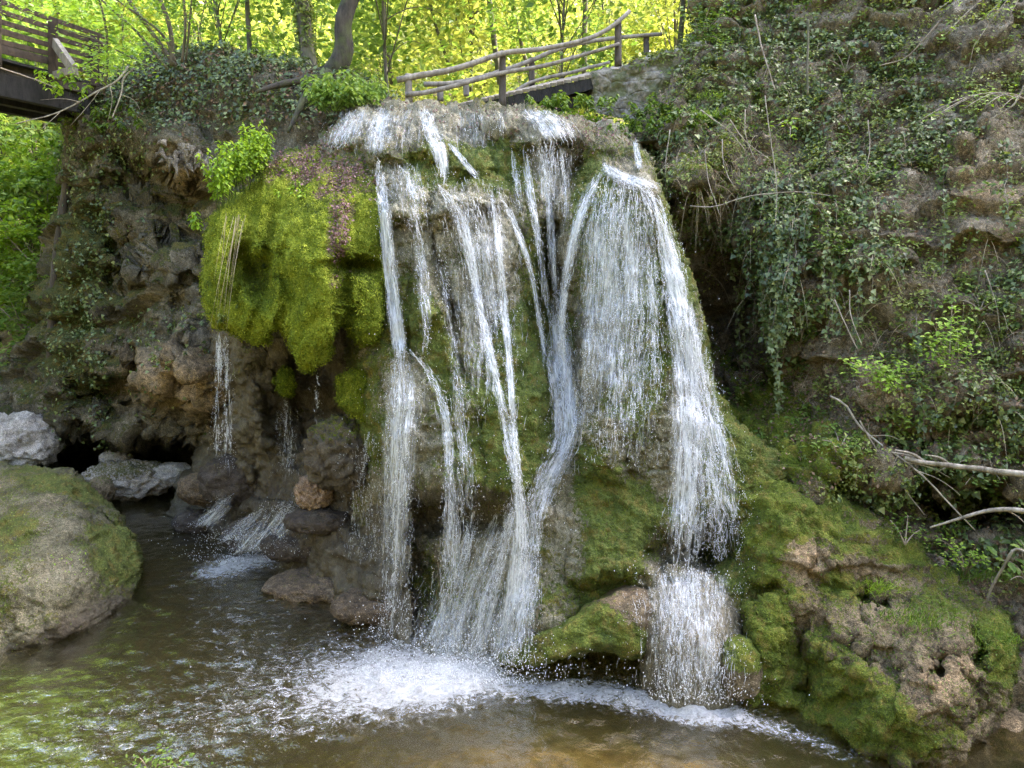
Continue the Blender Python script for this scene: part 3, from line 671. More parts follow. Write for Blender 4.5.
# ---- right bank: a steep ivy-hung slope
bank_D = tps([(660, 125, 12.9), (700, 60, 13.9), (690, 180, 12.1), (640, 180, 13.2), (720, 230, 12.4), (720, 290, 13.2), (735, 340, 13.3), (640, 300, 13.5), (640, 500, 12.), (740, 420, 11.6), (800, 300, 11.0), (770, 230, 11.5), (800, 180, 11.7), (850, 100, 12.5), (850, -60, 14.0), (700, -60, 14.8), (1000, -60, 13.0),
              (1024, 150, 11.0), (1000, 300, 9.9), (900, 350, 10.2), (900, 390, 9.75), (820, 410, 10.6), (780, 450, 10.5), (780, 490, 9.9), (850, 470, 9.8), (900, 520, 9.9), (1000, 480, 9.3), (1020, 600, 8.9), (940, 570, 9.2), (960, 640, 8.6), (1024, 700, 7.9), (850, 560, 9.4), (760, 600, 9.3), (1200, 700, 7.0), (1200, 300, 8.8), (1200, -60, 12.0)])
def bank_extra(px, py):
    e = .8 * blob(px, py, 728, 300, 30, 46, 10) + .5 * blob(px, py, 715, 260, 22, 30) + .5 * blob(px, py, 738, 205, 24, 16, 0) + .6 * blob(px, py, 700, 210, 14, 20)
    e = e + 2.0 * blob(px, py, 905, 502, 60, 18, 8, 4) + 1.6 * blob(px, py, 1000, 520, 44, 22, 0, 4) + .45 * blob(px, py, 862, 495, 30, 10, 10, 4) + .4 * blob(px, py, 960, 420, 40, 6) + .4 * blob(px, py, 890, 440, 60, 6)
    e = e - .5 * soft(px, py, 690, 190, 34, 60) - .4 * soft(px, py, 845, 458, 60, 40, -20) - .3 * soft(px, py, 800, 480, 34, 60, 20) - .35 * soft(px, py, 940, 470, 80, 18, 5) - .3 * soft(px, py, 930, 395, 90, 14, 6)
    e = e - .3 * soft(px, py, 870, 220, 60, 50) - .35 * soft(px, py, 980, 190, 50, 60, 20) - .5 * soft(px, py, 780, 290, 30, 60) - .3 * soft(px, py, 985, 40, 60, 40)
    return e
def bank_disp(P, px, py):
    return .22 * fbm(P * .9, 3, 61) + .10 * ridged(P * 1.6, 4, 62) + .32 * ledges(P, 1.0, 1.8, 68) + .10 * fbm(P * 4, 4, 63) + 1.2 * crust(P, 64)
def bank_attr(P, px, py, n):
    m = .06 + .34 * fbm(P * 1.0, 3, 66) + .25 * sstep(.2, .8, n[..., 2])
    for b in ((690, 200, 30, 60, 0, .35), (760, 420, 40, 40, 0, .5), (800, 450, 50, 60, 20, .45), (850, 480, 40, 40, 0, .3), (740, 450, 30, 60, 0, .6)): m = m + b[5] * blob(px, py, *b[:5])
    return dict(moss=m, tan=.8 * blob(px, py, 980, 190, 40, 40, 20) + .6 * blob(px, py, 830, 380, 60, 20) + .5 * blob(px, py, 980, 260, 50, 20, -30) + .5 * blob(px, py, 1000, 735, 40, 60) + .2, wet=.3 * blob(px, py, 740, 330, 40, 60) + .5 * blob(px, py, 1000, 770, 50, 30))
def hill(row):
    out = []
    for k, h in enumerate((16, 13, 10, 7.5, 5.2, 3.4, 2., 1., .4)):
        nz = fbm(row * .35 + k, 2, 67)
        out.append(row + np.stack([.18 * h + .6 * nz * min(1, h / 3), .40 * h + .5 * nz * min(1, h / 3), np.full(len(row), h)], -1))
    top_ = out[0] + np.array([6, 3, 2.])
    return np.stack([top_] + out)
bank, bank_pd = patch('right_bank', [(697, -60), (760, -60), (850, -60), (1000, -60), (1240, -60)], [(1240, -60), (1240, 350), (1240, 790)], [(735, 640), (800, 660), (900, 720), (960, 760), (1024, 785), (1240, 790)],
    [(697, -60), (697, 0), (690, 62), (650, 112), (610, 150), (600, 250), (610, 400), (660, 500), (735, 640)],
    bank_D, M_bank, step=2.2, rnd=(0, 0, 0, 16), rdep=(0, 0, 0, .7), extra=bank_extra, disp=bank_disp, attrs=bank_attr, keys=('bank',), back=6, hill=hill, wing=[(2, -.6, .2), (5, -2, .5), (10, -5, 1.), (16, -10, 1.)])
tag(bank, 'steep right bank of earth and rock overgrown with ivy', 'bank', kind='structure')

# ---- the big mossy block at lower right
mb_D = tps([(770, 500, 9.1), (740, 560, 8.8), (800, 520, 8.9), (850, 520, 9.2), (900, 560, 8.9), (880, 630, 8.2), (820, 690, 7.95), (780, 640, 8.3), (860, 740, 7.35), (930, 760, 7.05), (960, 690, 7.3), (1000, 640, 7.9), (950, 600, 8.5), (1015, 690, 7.8), (850, 590, 8.55), (900, 690, 7.55), (990, 750, 7.4), (830, 470, 9.4), (760, 690, 8.1)])
def mb_extra(px, py):
    e = .5 * blob(px, py, 766, 590, 16, 14, 20, 4) + .45 * blob(px, py, 870, 606, 20, 8, 5, 4) + .35 * blob(px, py, 943, 662, 15, 9, -10, 4) + .4 * blob(px, py, 990, 660, 9, 16, 0, 4) + .35 * blob(px, py, 805, 655, 8, 22, -20, 4) + .35 * blob(px, py, 808, 690, 10, 18, -20) + .35 * blob(px, py, 828, 470, 8, 14)
    e = e + .3 * blob(px, py, 970, 712, 20, 8, -40) + .18 * blob(px, py, 815, 560, 5, 30, 10) + .2 * blob(px, py, 860, 650, 26, 5, 20)
    e = e - .3 * soft(px, py, 790, 560, 32, 70, -8) - .3 * soft(px, py, 850, 545, 40, 40) - .3 * soft(px, py, 762, 640, 24, 48) - .3 * soft(px, py, 850, 650, 46, 46) - .3 * soft(px, py, 915, 630, 46, 26, 15) - .4 * soft(px, py, 900, 710, 70, 50, 15) - .3 * soft(px, py, 940, 665, 36, 30) - .25 * soft(px, py, 995, 670, 24, 34)
    return e
def mb_disp(P, px, py): return .10 * ridged(P * 2.1, 4, 71) + .10 * ledges(P, 1.7, 2., 76) + .07 * fbm(P * 4.5, 4, 72) - .12 * np.clip(.36 - worley(P * 3.6, 74), 0, 1) + crust(P, 73)
def mb_attr(P, px, py, n):
    m = .22 + .34 * fbm(P * 1.6, 3, 75) + .3 * sstep(.2, .8, n[..., 2])
    for b in ((765, 645, 22, 50, 0, 1.), (770, 520, 40, 40, 0, .5), (810, 510, 40, 20, 30, .7), (830, 690, 40, 40, 0, .5), (880, 720, 70, 30, 15, .5), (900, 550, 30, 20, 0, .4), (840, 580, 40, 20, 0, .4), (1000, 650, 20, 30, 0, .6)): m = m + b[5] * blob(px, py, *b[:5])
    for b in ((805, 560, 20, 22, 0, .9), (865, 620, 30, 16, 0, .5), (925, 690, 20, 20, 0, .8), (955, 670, 24, 14, 0, .8), (860, 570, 40, 10, 10, .5)): m = m - b[5] * blob(px, py, *b[:5])
    return dict(moss=m, tan=.1 + .9 * blob(px, py, 805, 560, 18, 20) + .8 * blob(px, py, 930, 690, 24, 24) + .7 * blob(px, py, 955, 670, 20, 14) + .6 * blob(px, py, 865, 575, 40, 10, 10), wet=.8 * blob(px, py, 790, 690, 20, 30) + .6 * sstep(725, 760, py - .28 * (px - 850)))
mblock, mb_pd = patch('mossy_boulder', [(742, 470), (775, 474), (810, 476), (850, 500), (890, 520), (930, 556), (975, 590), (1000, 610)], [(1000, 610), (1018, 640), (1020, 680), (1005, 720), (985, 750), (970, 778)],
    [(745, 705), (790, 712), (815, 728), (850, 748), (900, 772), (940, 784), (970, 778)], [(742, 470), (736, 540), (738, 590), (742, 640), (745, 705)], mb_D, M_boulder, step=1.8, rnd=(26, 26, 10, 14), rdep=(.7, .8, .25, .4), extra=mb_extra, disp=mb_disp, attrs=mb_attr, skirt=(1, 1, 1, 1), keys=('block',), back=1.6)
tag(mblock, 'large pitted boulder with green moss and grass at the lower right waterline', 'boulder')

# ---- boulder at the left edge
fb_D = tps([(0, 470, 13.4), (60, 472, 13.0), (100, 510, 12.2), (135, 545, 11.7), (130, 585, 11.1), (60, 560, 10.6), (0, 560, 10.4), (90, 620, 10.1), (40, 645, 9.4), (0, 655, 9.2), (-100, 560, 10.0), (-100, 660, 8.9), (-100, 480, 13.2)])
def fb_extra(px, py): return -.4 * soft(px, py, 60, 560, 90, 70, 30) - .25 * soft(px, py, 20, 500, 80, 26, 10) + .18 * blob(px, py, 105, 505, 40, 4, 40) + .16 * blob(px, py, 70, 500, 60, 4, 30)
def fb_disp(P, px, py): return .09 * ridged(P * np.array([1, 1, 1.6]) * 1.3, 4, 81) + .06 * ledges(P, 1.8, 1.5, 86) + .07 * fbm(P * 3.4, 4, 82) + 1.1 * crust(P, 83)
def fb_attr(P, px, py, n): return dict(moss=.24 + .30 * fbm(P * 2.5, 4, 84) + .8 * blob(px, py, 118, 560, 26, 34) + .5 * blob(px, py, 60, 485, 60, 14, 20) + .3 * blob(px, py, 10, 560, 30, 60), tan=.15 + .5 * fbm(P * 1.6, 3, 85), wet=.8 * sstep(-14, 4, py - 655 + .52 * np.clip(px, 0, 140)))
fboul, fb_pd = patch('lichen_boulder', [(-120, 455), (-40, 462), (0, 464), (40, 466), (72, 470), (92, 488), (112, 510), (134, 536)], [(134, 536), (141, 556), (139, 580)], [(-120, 672), (-40, 664), (0, 660), (40, 650), (90, 632), (122, 608), (139, 580)], [(-120, 455), (-120, 560), (-120, 672)],
    fb_D, M_lichen, step=1.8, rnd=(22, 12, 12, 0), rdep=(.9, .5, .35, 0), extra=fb_extra, disp=fb_disp, attrs=fb_attr, skirt=(1, 1, 1, 1), keys=('fb',), back=1.5)
tag(fboul, 'big rounded boulder patched with moss and lichen at the left pool edge', 'boulder')

# ---- loose stones
def stone(px, py, Y, r, m, label, seed, **k): return boulder('stone', at(px, py, Y), r, seed, m, label, 'stone', **k)
stone(14, 444, 16.0, (.80, .6, .52), M_pale, 'pale white limestone rock at the left edge below the cliff', 1, rot=35, amp=.55, freq=2.2)
stone(128, 480, 15.8, (.90, .5, .34), M_pale, 'long grey stone with pale top before the dark cave mouth', 2, amp=.4, moss=.45, freq=2., tan=.4)
stone(116, 458, 16.6, (.34, .26, .16), M_pale, 'small white stone on the long grey stone by the cave', 3)
stone(170, 474, 15.9, (.45, .4, .2), M_pale, 'flat pale stone right of the cave mouth under the cliff', 4, moss=.2)
stone(100, 492, 14.9, (.22, .3, .3), M_boulder, 'rounded greenish stone just behind the lichen boulder', 6, moss=.4)
stone(342, 452, 11.0, (.46, .4, .50), M_bank, 'rounded mossy rock under the moss curtain beside the left fall', 7, freq=2.4, moss=.32, wet=.65, amp=.5, keys=('dome',))
stone(314, 492, 11.5, (.26, .22, .24), M_pinkrock, 'pinkish tan stone on the wet rocks below the hanging moss', 8, amp=.5, freq=2.2)
stone(318, 520, 11.35, (.5, .3, .16), M_wetrock, 'dark wet stone just beneath the pinkish tan stone', 9, wet=.4)
stone(232, 480, 13.4, (.55, .4, .42), M_wetrock, 'dark wet rock where the thin left drips land', 10, moss=.15, wet=.3, amp=.3, keys=('dome',))
stone(208, 488, 13.9, (.55, .35, .3), M_wetrock, 'tan wet rock left of the dripping water', 11, wet=.3, tan=.6, moss=.2)
stone(196, 522, 13.9, (.42, .3, .2), M_wetrock, 'low dark stone at the pool edge by the small cascade', 13, wet=.4, keys=('dome',))
stone(252, 535, 12.8, (.5, .35, .25), M_wetrock, 'dark glistening rock under the middle of the small left cascade', 14, wet=.6, keys=('dome',))
stone(300, 545, 11.9, (.6, .4, .20), M_wetrock, 'blackish wet rock right of the small left cascade', 15, wet=.5, amp=.3)
stone(330, 585, 11.2, (1.0, .5, .15), M_wetrock, 'broad flat wet rock sloping into the pool left of the main fall', 16, wet=.2, tan=.5, moss=.25, keys=('dome',))
stone(375, 605, 10.2, (.6, .4, .18), M_wetrock, 'wet rock with reddish top beside the left plunge', 17, wet=.3, tan=.5, keys=('dome',))
stone(1010, 735, 7.9, (.55, .6, .34), M_bank, 'smooth tan rock at the lower right corner behind the mossy boulder', 18, tan=.9, amp=.12)

# wooded near bank: to the left of the picture and behind the viewer; it shades the gorge and is mirrored in the pool
xs = np.linspace(-42, 34, 120); ys = np.linspace(-34, 16, 90); Xg, Yg = np.meshgrid(xs, ys)
dd = np.maximum((-10.2 - (Xg + .12 * (Yg - 9))), (1.0 - Yg) * 1.0 - .5 * np.clip(np.abs(Xg) - 30, 0, 9))
Zg = -1.2 + 5.0 * sstep(0, 3, dd) + 7 * sstep(3.5, 11, dd) + .35 * np.clip(dd - 8, 0, 40) + .3 * fbm(np.stack([Xg * .5, Yg * .5, 0 * Xg], -1), 3, 88) * sstep(2, 5, dd)
lbank = np.stack([Xg, Yg, Zg], -1)
def lbz(x, y):
    i = np.argmin(np.abs(ys - y)); j = np.argmin(np.abs(xs - x)); return float(Zg[i, j])

# pale dripstone fringe under the lip of the left cliff
b = MB(); c0 = at(186, 160, 14.2)
for k in range(60):
    px, py = rng.uniform(158, 214), 0; py = 146 + .25 * (px - 158) + rng.uniform(-3, 6); L = rng.uniform(.06, .30) * rng.uniform(.5, 1.) * (1 if 165 < px < 205 else .6)
    P0 = at(px, py + rng.uniform(-8, 10), 14.3 + rng.uniform(-.15, .3)) - c0; t = np.linspace(0, 1, 7)[:, None]
    P_ = P0 + np.array([rng.uniform(-.10, .10), -.05, -L]) * t; b.tube(P_ + .02 * np.stack([fbm(P_ * 5 + q, 2, 120) for q in range(3)], -1), (.075 * (1 - t[:, 0]) ** 1.2 + .006) * rng.uniform(.4, 1.) * (1 + .5 * fbm(P_ * 9, 2, 121)), 9)
o = b.build('dripstone', M_drip); o.location = c0; tag(o, 'fringe of pale dripstone hanging under the lip of the left cliff', 'dripstone')
# ================================================================== POOL
def zbed(x, y): return -.62 + .18 * fbm(np.stack([x * .6, y * .6, 0 * x], -1), 3, 91) + .3 * np.exp(-((x - 1.2) / 2.2) ** 2 - ((y - 6.9) / 1.1) ** 2)
x = np.linspace(-30, 14, 160); y = np.linspace(2.5, 20, 90); Xg, Yg = np.meshgrid(x, y)
V = np.stack([Xg, Yg, zbed(Xg, Yg)], -1)
px_, py_ = proj(V)
och = np.clip(1.1 * blob(px_, py_, 620, 760, 190, 46) + .35 * blob(px_, py_, 520, 700, 200, 40), 0, 1)
tag(link('stream_bed', mesh('stream_bed', V.reshape(-1, 3), grid_faces(*Xg.shape), M_bed, True, dict(ochre=och.ravel()))), kind='structure')
x = np.concatenate([np.linspace(-30, -13.1, 30), np.arange(-13, 7.01, .05), np.linspace(7.2, 14, 12)]); y = np.concatenate([np.linspace(2.5, 5.4, 12), np.arange(5.5, 18.6, .05), [19, 20]])
Xg, Yg = np.meshgrid(x, y); P0 = np.stack([Xg, Yg, 0 * Xg], -1); px_, py_ = proj(P0)
plunge = [(np.array([*at(455, 668, 9.0)[:2]]), 1.), (np.array([*at(690, 705, 8.0)[:2]]), .8), (np.array([*at(235, 560, 12.3)[:2]]), .55), (np.array([*at(390, 640, 9.8)[:2]]), .5)]
rough = .10 + 0 * Xg; z = 0
for c, a in plunge:
    d = np.hypot(Xg - c[0], Yg - c[1]); w = a * np.exp(-d / 1.3)
    rough = rough + 1.0 * w
    z = z + .02 * w * np.sin(d * 14 + 2.5 * fbm(P0 * 1.2, 2, 92))
q = np.stack([Xg, Yg * 1.25, 0 * Xg], -1)
z = z + (.007 + .06 * np.clip(rough, 0, 1)) * fbm(q * 2.6, 4, 93) + .012 * fbm(q * 1.2 + 5, 2, 94) + (.005 + .035 * np.clip(rough, 0, 1)) * fbm(q * 8, 3, 95)
foam = .60 * blob(px_, py_, 460, 676, 56, 22, -12) + .38 * blob(px_, py_, 420, 690, 100, 40, -8) + .5 * blob(px_, py_, 390, 668, 60, 30) + .62 * blob(px_, py_, 640, 700, 90, 17, 8) + .75 * blob(px_, py_, 700, 710, 56, 20, 10) + .8 * blob(px_, py_, 228, 566, 36, 12, -15) + .6 * blob(px_, py_, 275, 558, 30, 10)
foam = foam + .15 + .6 * blob(px_, py_, 800, 738, 70, 10, 18) + .42 * blob(px_, py_, 330, 690, 120, 50) + .30 * blob(px_, py_, 120, 735, 170, 40) + .55 * blob(px_, py_, 550, 690, 60, 12) + .22 * blob(px_, py_, 240, 620, 60, 40) + .1
foam = foam - .5 * blob(px_, py_, 560, 745, 200, 26)
z = z + np.clip(foam - .3, 0, 1) * (.07 * fbm(q * 5, 4, 96) + .05 * np.abs(fbm(q * 11, 3, 97)))
V = np.stack([Xg, Yg, z], -1)
tag(link('pool_water', mesh('pool_water', V.reshape(-1, 3), grid_faces(*Xg.shape), M_pool, True, dict(rough=np.clip(rough, 0, 1.2).ravel(), foam=np.clip(foam, 0, 1.4).ravel()))), 'olive brown rippled pool below the waterfall', 'water', kind='structure')

# ================================================================== FALLING WATER
ZB = filled('dome', 'moss')
def zb(px, py):
    return np.minimum(look(ZB, px, py), 14)
def path_of(poly, n=160):
    """poly rows px,py,width,(free) -> path with depth: the water hugs the rock until it falls free, and never moves back under a lip"""
    p = smooth_path([r[:3] for r in poly], n, 3)
    return p
def follow(px, py, off):
    """rays x rings pixel tracks -> world points on the water's course"""
    Y = np.min([zb(px + a, py + b) for a, b in ((0, 0), (-4, 0), (4, 0), (0, -4), (0, 4))], 0)
    Y = np.minimum.accumulate(Y, axis=1) - off
    return at(px, py, Y)
def strands(path, E, lmin, lmax, rmin, rmax, spread=1., wob=.5, taper=True, K=5, off=(.02, .12), cut=.0, soft=(22, 30)):
    L = np.concatenate([[0], np.cumsum(np.hypot(*np.diff(path[:, :2], axis=0).T))]); tot = L[-1]
    E0 = int(E * 2.2)
    u = np.clip(rng.normal(0, .45, E0), -1.15, 1.15) * spread; t0 = rng.uniform(0, 1, E0) * tot
    # ragged ends and gaps: water breaks into separate threads
    sd = rng.uniform(0, 99); wl = np.interp(t0, L, path[:, 2])
    nz = pnoise(np.stack([u * wl * .10 + sd, t0 / 60., 0 * u + sd], -1)) + .7 * pnoise(np.stack([u * wl * .28 + sd, t0 / 22., 0 * u + 3.3], -1))
    a_ = np.abs(u) * soft[0] * rng.uniform(.2, 1.3, E0); b_ = rng.uniform(0, 1, E0) ** 2 * soft[1]
    ok = (nz > cut + .04) & (t0 > a_) & (t0 < tot - b_)
    if ok.sum() < 3: ok[:3] = True
    u, t0 = u[ok][:E], t0[ok][:E]; E = len(u)
    ln = rng.uniform(lmin, lmax, E) * rng.uniform(.4, 1, E)
    J = 40; g = np.linspace(0, 1, K)
    s = np.minimum(t0[:, None] + ln[:, None] * g, tot + 6)
    full = np.concatenate([np.linspace(0, 1, J)[None] * s[:, :1], s], 1)
    cx = np.interp(full, L, path[:, 0]); cy = np.interp(full, L, path[:, 1]) + np.maximum(full - tot, 0); w = np.interp(full, L, path[:, 2])
    ph = sd + u[:, None] * 3
    x_ = cx + u[:, None] * w * .5 + wob * 1.6 * np.sin(full * .055 + ph) + wob * np.sin(full * .15 + ph * 2.3) + rng.normal(0, .35, (E, 1))
    P = follow(x_, cy, rng.uniform(*off, (E, 1)))[:, J:]
    P = P + rng.normal(0, .004, P.shape)
    r = rmin + (rmax - rmin) * rng.uniform(0, 1, (E, 1)) ** 1.8
    r = r * ((np.sin(np.pi * (.06 + .88 * g)) ** .8)[None] if taper else 1.)
    return P, np.broadcast_to(r, P.shape[:2])
def tubes_me(name, P, r, m, sides=4):
    E, K, _ = P.shape
    T = np.gradient(P, axis=1); T /= np.linalg.norm(T, axis=2, keepdims=True) + 1e-9
    A = np.cross(T, np.array([.3, 1., .1])); A /= np.linalg.norm(A, axis=2, keepdims=True) + 1e-9; B = np.cross(T, A)
    a = np.linspace(0, 2 * np.pi, sides, endpoint=False)
    V = P[:, :, None] + r[:, :, None, None] * (np.cos(a)[:, None] * A[:, :, None] + np.sin(a)[:, None] * B[:, :, None])
    i = np.arange(E * K * sides).reshape(E, K, sides); j = np.roll(i, -1, 2)
    f = np.stack([i[:, :-1], j[:, :-1], j[:, 1:], i[:, 1:]], -1).reshape(-1, 4)
    return mesh(name, V.reshape(-1, 3), f, m, True)
OCT = np.array([[1, 0, 0], [-1, 0, 0], [0, 1, 0], [0, -1, 0], [0, 0, 1.6], [0, 0, -1.6]]); OCF = np.array([[0, 2, 4], [2, 1, 4], [1, 3, 4], [3, 0, 4], [2, 0, 5], [1, 2, 5], [3, 1, 5], [0, 3, 5]])
def drops_me(name, P, r, m):
    V = P[:, None] + r[:, None, None] * OCT[None]
    return mesh(name, V.reshape(-1, 3), (OCF[None] + (np.arange(len(P)) * 6)[:, None, None]).reshape(-1, 3), m, True)
def veil_me(name, path, dens, wscale=1., nx=44, off=.05, taper=None):
    n = len(path); u = np.linspace(-.5, .5, nx); path = path.copy()
    x_ = path[:, 0:1] + u[None] * path[:, 2:3] * wscale; y_ = np.broadcast_to(path[:, 1:2], x_.shape)
    P = follow(x_.T, y_.T, off).transpose(1, 0, 2)
    Yk = P.copy()
    for _ in range(3):
        Yk[1:-1] = (Yk[:-2] + Yk[1:-1] * 2 + Yk[2:]) / 4; Yk[:, 1:-1] = (Yk[:, :-2] + Yk[:, 1:-1] * 2 + Yk[:, 2:]) / 4
    Yk[:, :, 1] = np.minimum(Yk[:, :, 1], P[:, :, 1])
    vlen = np.concatenate([[0], np.cumsum(np.linalg.norm(np.diff(P[:, nx // 2], axis=0), axis=1))])
    wm = np.linalg.norm(P[:, -1] - P[:, 0], axis=1)
    uu = u[None] * wm[:, None]; vv = np.broadcast_to(vlen[:, None], uu.shape)
    edge = .30 * (np.abs(u[None]) * 2) ** 3 + 0 * vv
    d = .035 + (np.interp(np.linspace(0, 1, n), np.linspace(0, 1, len(dens)), dens))[:, None] - edge - (.35 * np.exp(-np.linspace(0, 1, n) * 14) + .25 * np.exp(-(1 - np.linspace(0, 1, n)) * 14))[:, None] * rng.uniform(.5, 1.5, (1, nx))
    sd = np.full(uu.shape, rng.uniform(0, 50))
    return mesh(name, Yk.reshape(-1, 3), grid_faces(n, nx), M_veil, True, dict(u=uu.ravel(), v=vv.ravel(), dens=d.ravel(), seed=sd.ravel()))

def fall(label, streams, spray=(), group=None):
    p0 = path_of(streams[0]['p'])
    root = empty('waterfall', follow(p0[None, :, 0], p0[None, :, 1], .1)[0, -1], label, 'waterfall', group)
    for st in streams:
        pa = path_of(st['p']); ln = np.hypot(*np.diff(pa[:, :2], axis=0).T).sum()
        area = (pa[:, 2].mean() + 3) * ln
        if st.get('veil') is not None:
            link('water_veil', veil_me('water_veil', pa, st['veil'], st.get('vw', 1.25)), root)
        for kk, rr, mm, l0, l1 in st.get('mix', ((.45, .0042, M_faint, 6, 24), (.6, .0036, M_strand, 2, 10), (.3, .0062, M_strand, 1.5, 5))):
            E = int(area * st.get('k', .07) * kk * .85)
            if E < 3: continue
            f = st.get('lf', 1.)
            P, r = strands(pa, E, l0 * f, l1 * f, .0010, rr, st.get('s', 1.), st.get('wob', .6), off=st.get('off', (.015, .10)), soft=(22, st.get('fade', 30)), cut=st.get('cut', 0.), K=7 if l1 > 30 else 5)
            o = link('water_strands', tubes_me('water_strands', P, r, mm), root); o['kind'] = 'stuff'
        E = int(area * st.get('d', .03) * 1.6)
        if E > 2:
            P, r = strands(pa, E, 1, 4, .003, .008, st.get('s', 1.) * 1.5, 2.5, K=2, off=(.03, .3), soft=(10, 5)); r = r * .62
            o = link('water_drops', drops_me('water_drops', P[:, 0], np.abs(r[:, 0]) * rng.uniform(.8, 1.6, len(r)) + .003, M_drop), root); o['kind'] = 'stuff'
    for (cx, cy, sx, sy, n) in spray:
        px = rng.normal(cx, sx, n); py = cy - np.abs(rng.normal(0, sy, n))
        Y = np.min([look(ZB, px, py), water_y(np.full(n, cy + 3.)) + 0 * px], 0) - rng.uniform(.05, .7, n)
        o = link('water_drops', drops_me('water_drops', at(px, py, Y), rng.uniform(.002, .0075, n), M_drop), root); o['kind'] = 'stuff'
    return root
S = lambda p, **k: dict(p=p, **k)
fall('tall white left stream breaking over the moss edge into the pool', [
    S([(378, 156, 12), (383, 200, 13), (389, 260, 13), (396, 320, 14), (400, 360, 18)], veil=(.02, .1, .12), k=.14),
    S([(400, 350, 16), (402, 390, 40), (400, 430, 40), (396, 520, 34), (392, 640, 40)], veil=(.06, .0, -.08), k=.085, d=.05, r=.012),
    S([(408, 348, 8), (430, 372, 10), (446, 410, 14), (452, 480, 16), (448, 600, 30)], veil=(.0, .0, -.02), k=.09),
    S([(360, 106, 34), (350, 128, 40), (342, 150, 40)], veil=(-.02, -.02), k=.10),
    S([(384, 106, 18), (378, 132, 22), (374, 154, 20)], veil=(.02, .02), k=.12),
    S([(395, 103, 80), (388, 125, 100), (384, 150, 100)], veil=(-.08, -.09), k=.03, d=.03)], [(395, 650, 26, 30, 260), (380, 470, 26, 60, 120)])
fall('thin streams over the grey brown lobe between the left and middle falls', [
    S([(410, 200, 10), (418, 235, 14), (424, 290, 20), (427, 330, 10), (425, 360, 8)], veil=(-.06, -.04), k=.06),
    S([(470, 175, 90), (480, 240, 90), (490, 330, 80), (490, 420, 60)], veil=(-.06, -.08, -.11), k=.03, d=.02, fade=120),
    S([(436, 240, 6), (445, 290, 8), (455, 350, 14), (462, 420, 22), (468, 480, 26), (462, 560, 24)], veil=(-.06, -.08), k=.05),
    S([(424, 104, 16), (430, 130, 20), (442, 156, 18), (444, 180, 10)], veil=(.04, .02), k=.12),
    S([(405, 160, 8), (408, 185, 10), (418, 205, 10)], veil=(-.02, -.02), k=.09),
    S([(448, 140, 8), (462, 160, 10), (478, 178, 12)], veil=(.02, .0), k=.12),
    S([(405, 158, 60), (410, 190, 64), (418, 230, 50)], veil=(-.08, -.10), k=.03),
    S([(468, 104, 60), (470, 125, 70), (472, 150, 66)], veil=(-.09, -.10), k=.02)])
fall('long slanting middle streams joining into the broad foaming plunge', [
    S([(436, 180, 20), (456, 205, 22), (470, 250, 14), (480, 310, 9), (494, 370, 9), (508, 430, 12), (518, 490, 18)], veil=(.02, .03, .06), k=.13),
    S([(488, 180, 12), (498, 230, 9), (503, 300, 8), (510, 360, 8), (514, 440, 9), (518, 490, 12)], veil=(.03, .06, .05), k=.14),
    S([(468, 190, 20), (480, 240, 20), (492, 300, 16), (500, 340, 12)], veil=(-.06, -.05), k=.06),
    S([(516, 470, 12), (522, 520, 16), (520, 580, 24), (508, 640, 40), (500, 668, 50)], veil=(.08, .06, .0), k=.14, d=.06),
    S([(512, 500, 12), (502, 550, 18), (488, 610, 26), (470, 670, 40)], veil=(.02, .0, -.02), k=.12, d=.06),
    S([(498, 512, 14), (482, 560, 22), (462, 620, 30), (445, 668, 44)], veil=(.0, -.02, -.02), k=.11, d=.06),
    S([(476, 506, 14), (464, 560, 20), (446, 620, 30), (428, 664, 40)], veil=(-.03, -.04, -.03), k=.10, d=.06),
    S([(536, 500, 14), (534, 550, 18), (528, 610, 22), (522, 660, 30)], veil=(.0, -.02, -.05), k=.09, d=.05),
    S([(470, 560, 70), (462, 620, 120), (456, 672, 140)], veil=(-.12, -.06, -.02), k=.035, d=.05),
    ], [(465, 684, 50, 24, 1500), (500, 560, 26, 60, 220), (420, 684, 44, 12, 600)])
fall('narrow streams dropping from the middle crest step beside the dark cleft', [
    S([(497, 190, 8), (516, 225, 8), (531, 270, 7), (540, 320, 6), (546, 372, 6)], veil=(.0, .02), k=.12),
    S([(524, 142, 7), (528, 180, 10), (538, 235, 8), (545, 290, 8), (550, 330, 9)], veil=(.0, -.02), k=.10),
    S([(512, 145, 6), (516, 180, 8), (522, 215, 8)], veil=(-.04, -.05), k=.08),
    S([(542, 140, 8), (548, 190, 9), (552, 250, 9), (556, 300, 12)], veil=(.0, .0), k=.11),
    S([(560, 150, 5), (566, 180, 6), (566, 230, 6)], veil=(-.05, -.06), k=.08),
    S([(532, 108, 34), (550, 122, 46), (562, 142, 50)], veil=(.03, .0), k=.13),
    S([(548, 138, 60), (550, 170, 56), (552, 210, 50)], veil=(-.06, -.10), k=.05),
    S([(498, 110, 9), (500, 122, 10), (502, 134, 9)], veil=(-.02, -.04), k=.08)])
fall('strong chute gushing from the dark cleft in the centre of the dome', [
    S([(557, 285, 9), (556, 312, 18), (560, 350, 28), (566, 400, 34), (566, 440, 30), (552, 468, 30), (538, 500, 28), (532, 540, 26)], veil=(.0, .03, .02, .02), k=.14, d=.05, wob=1.)])
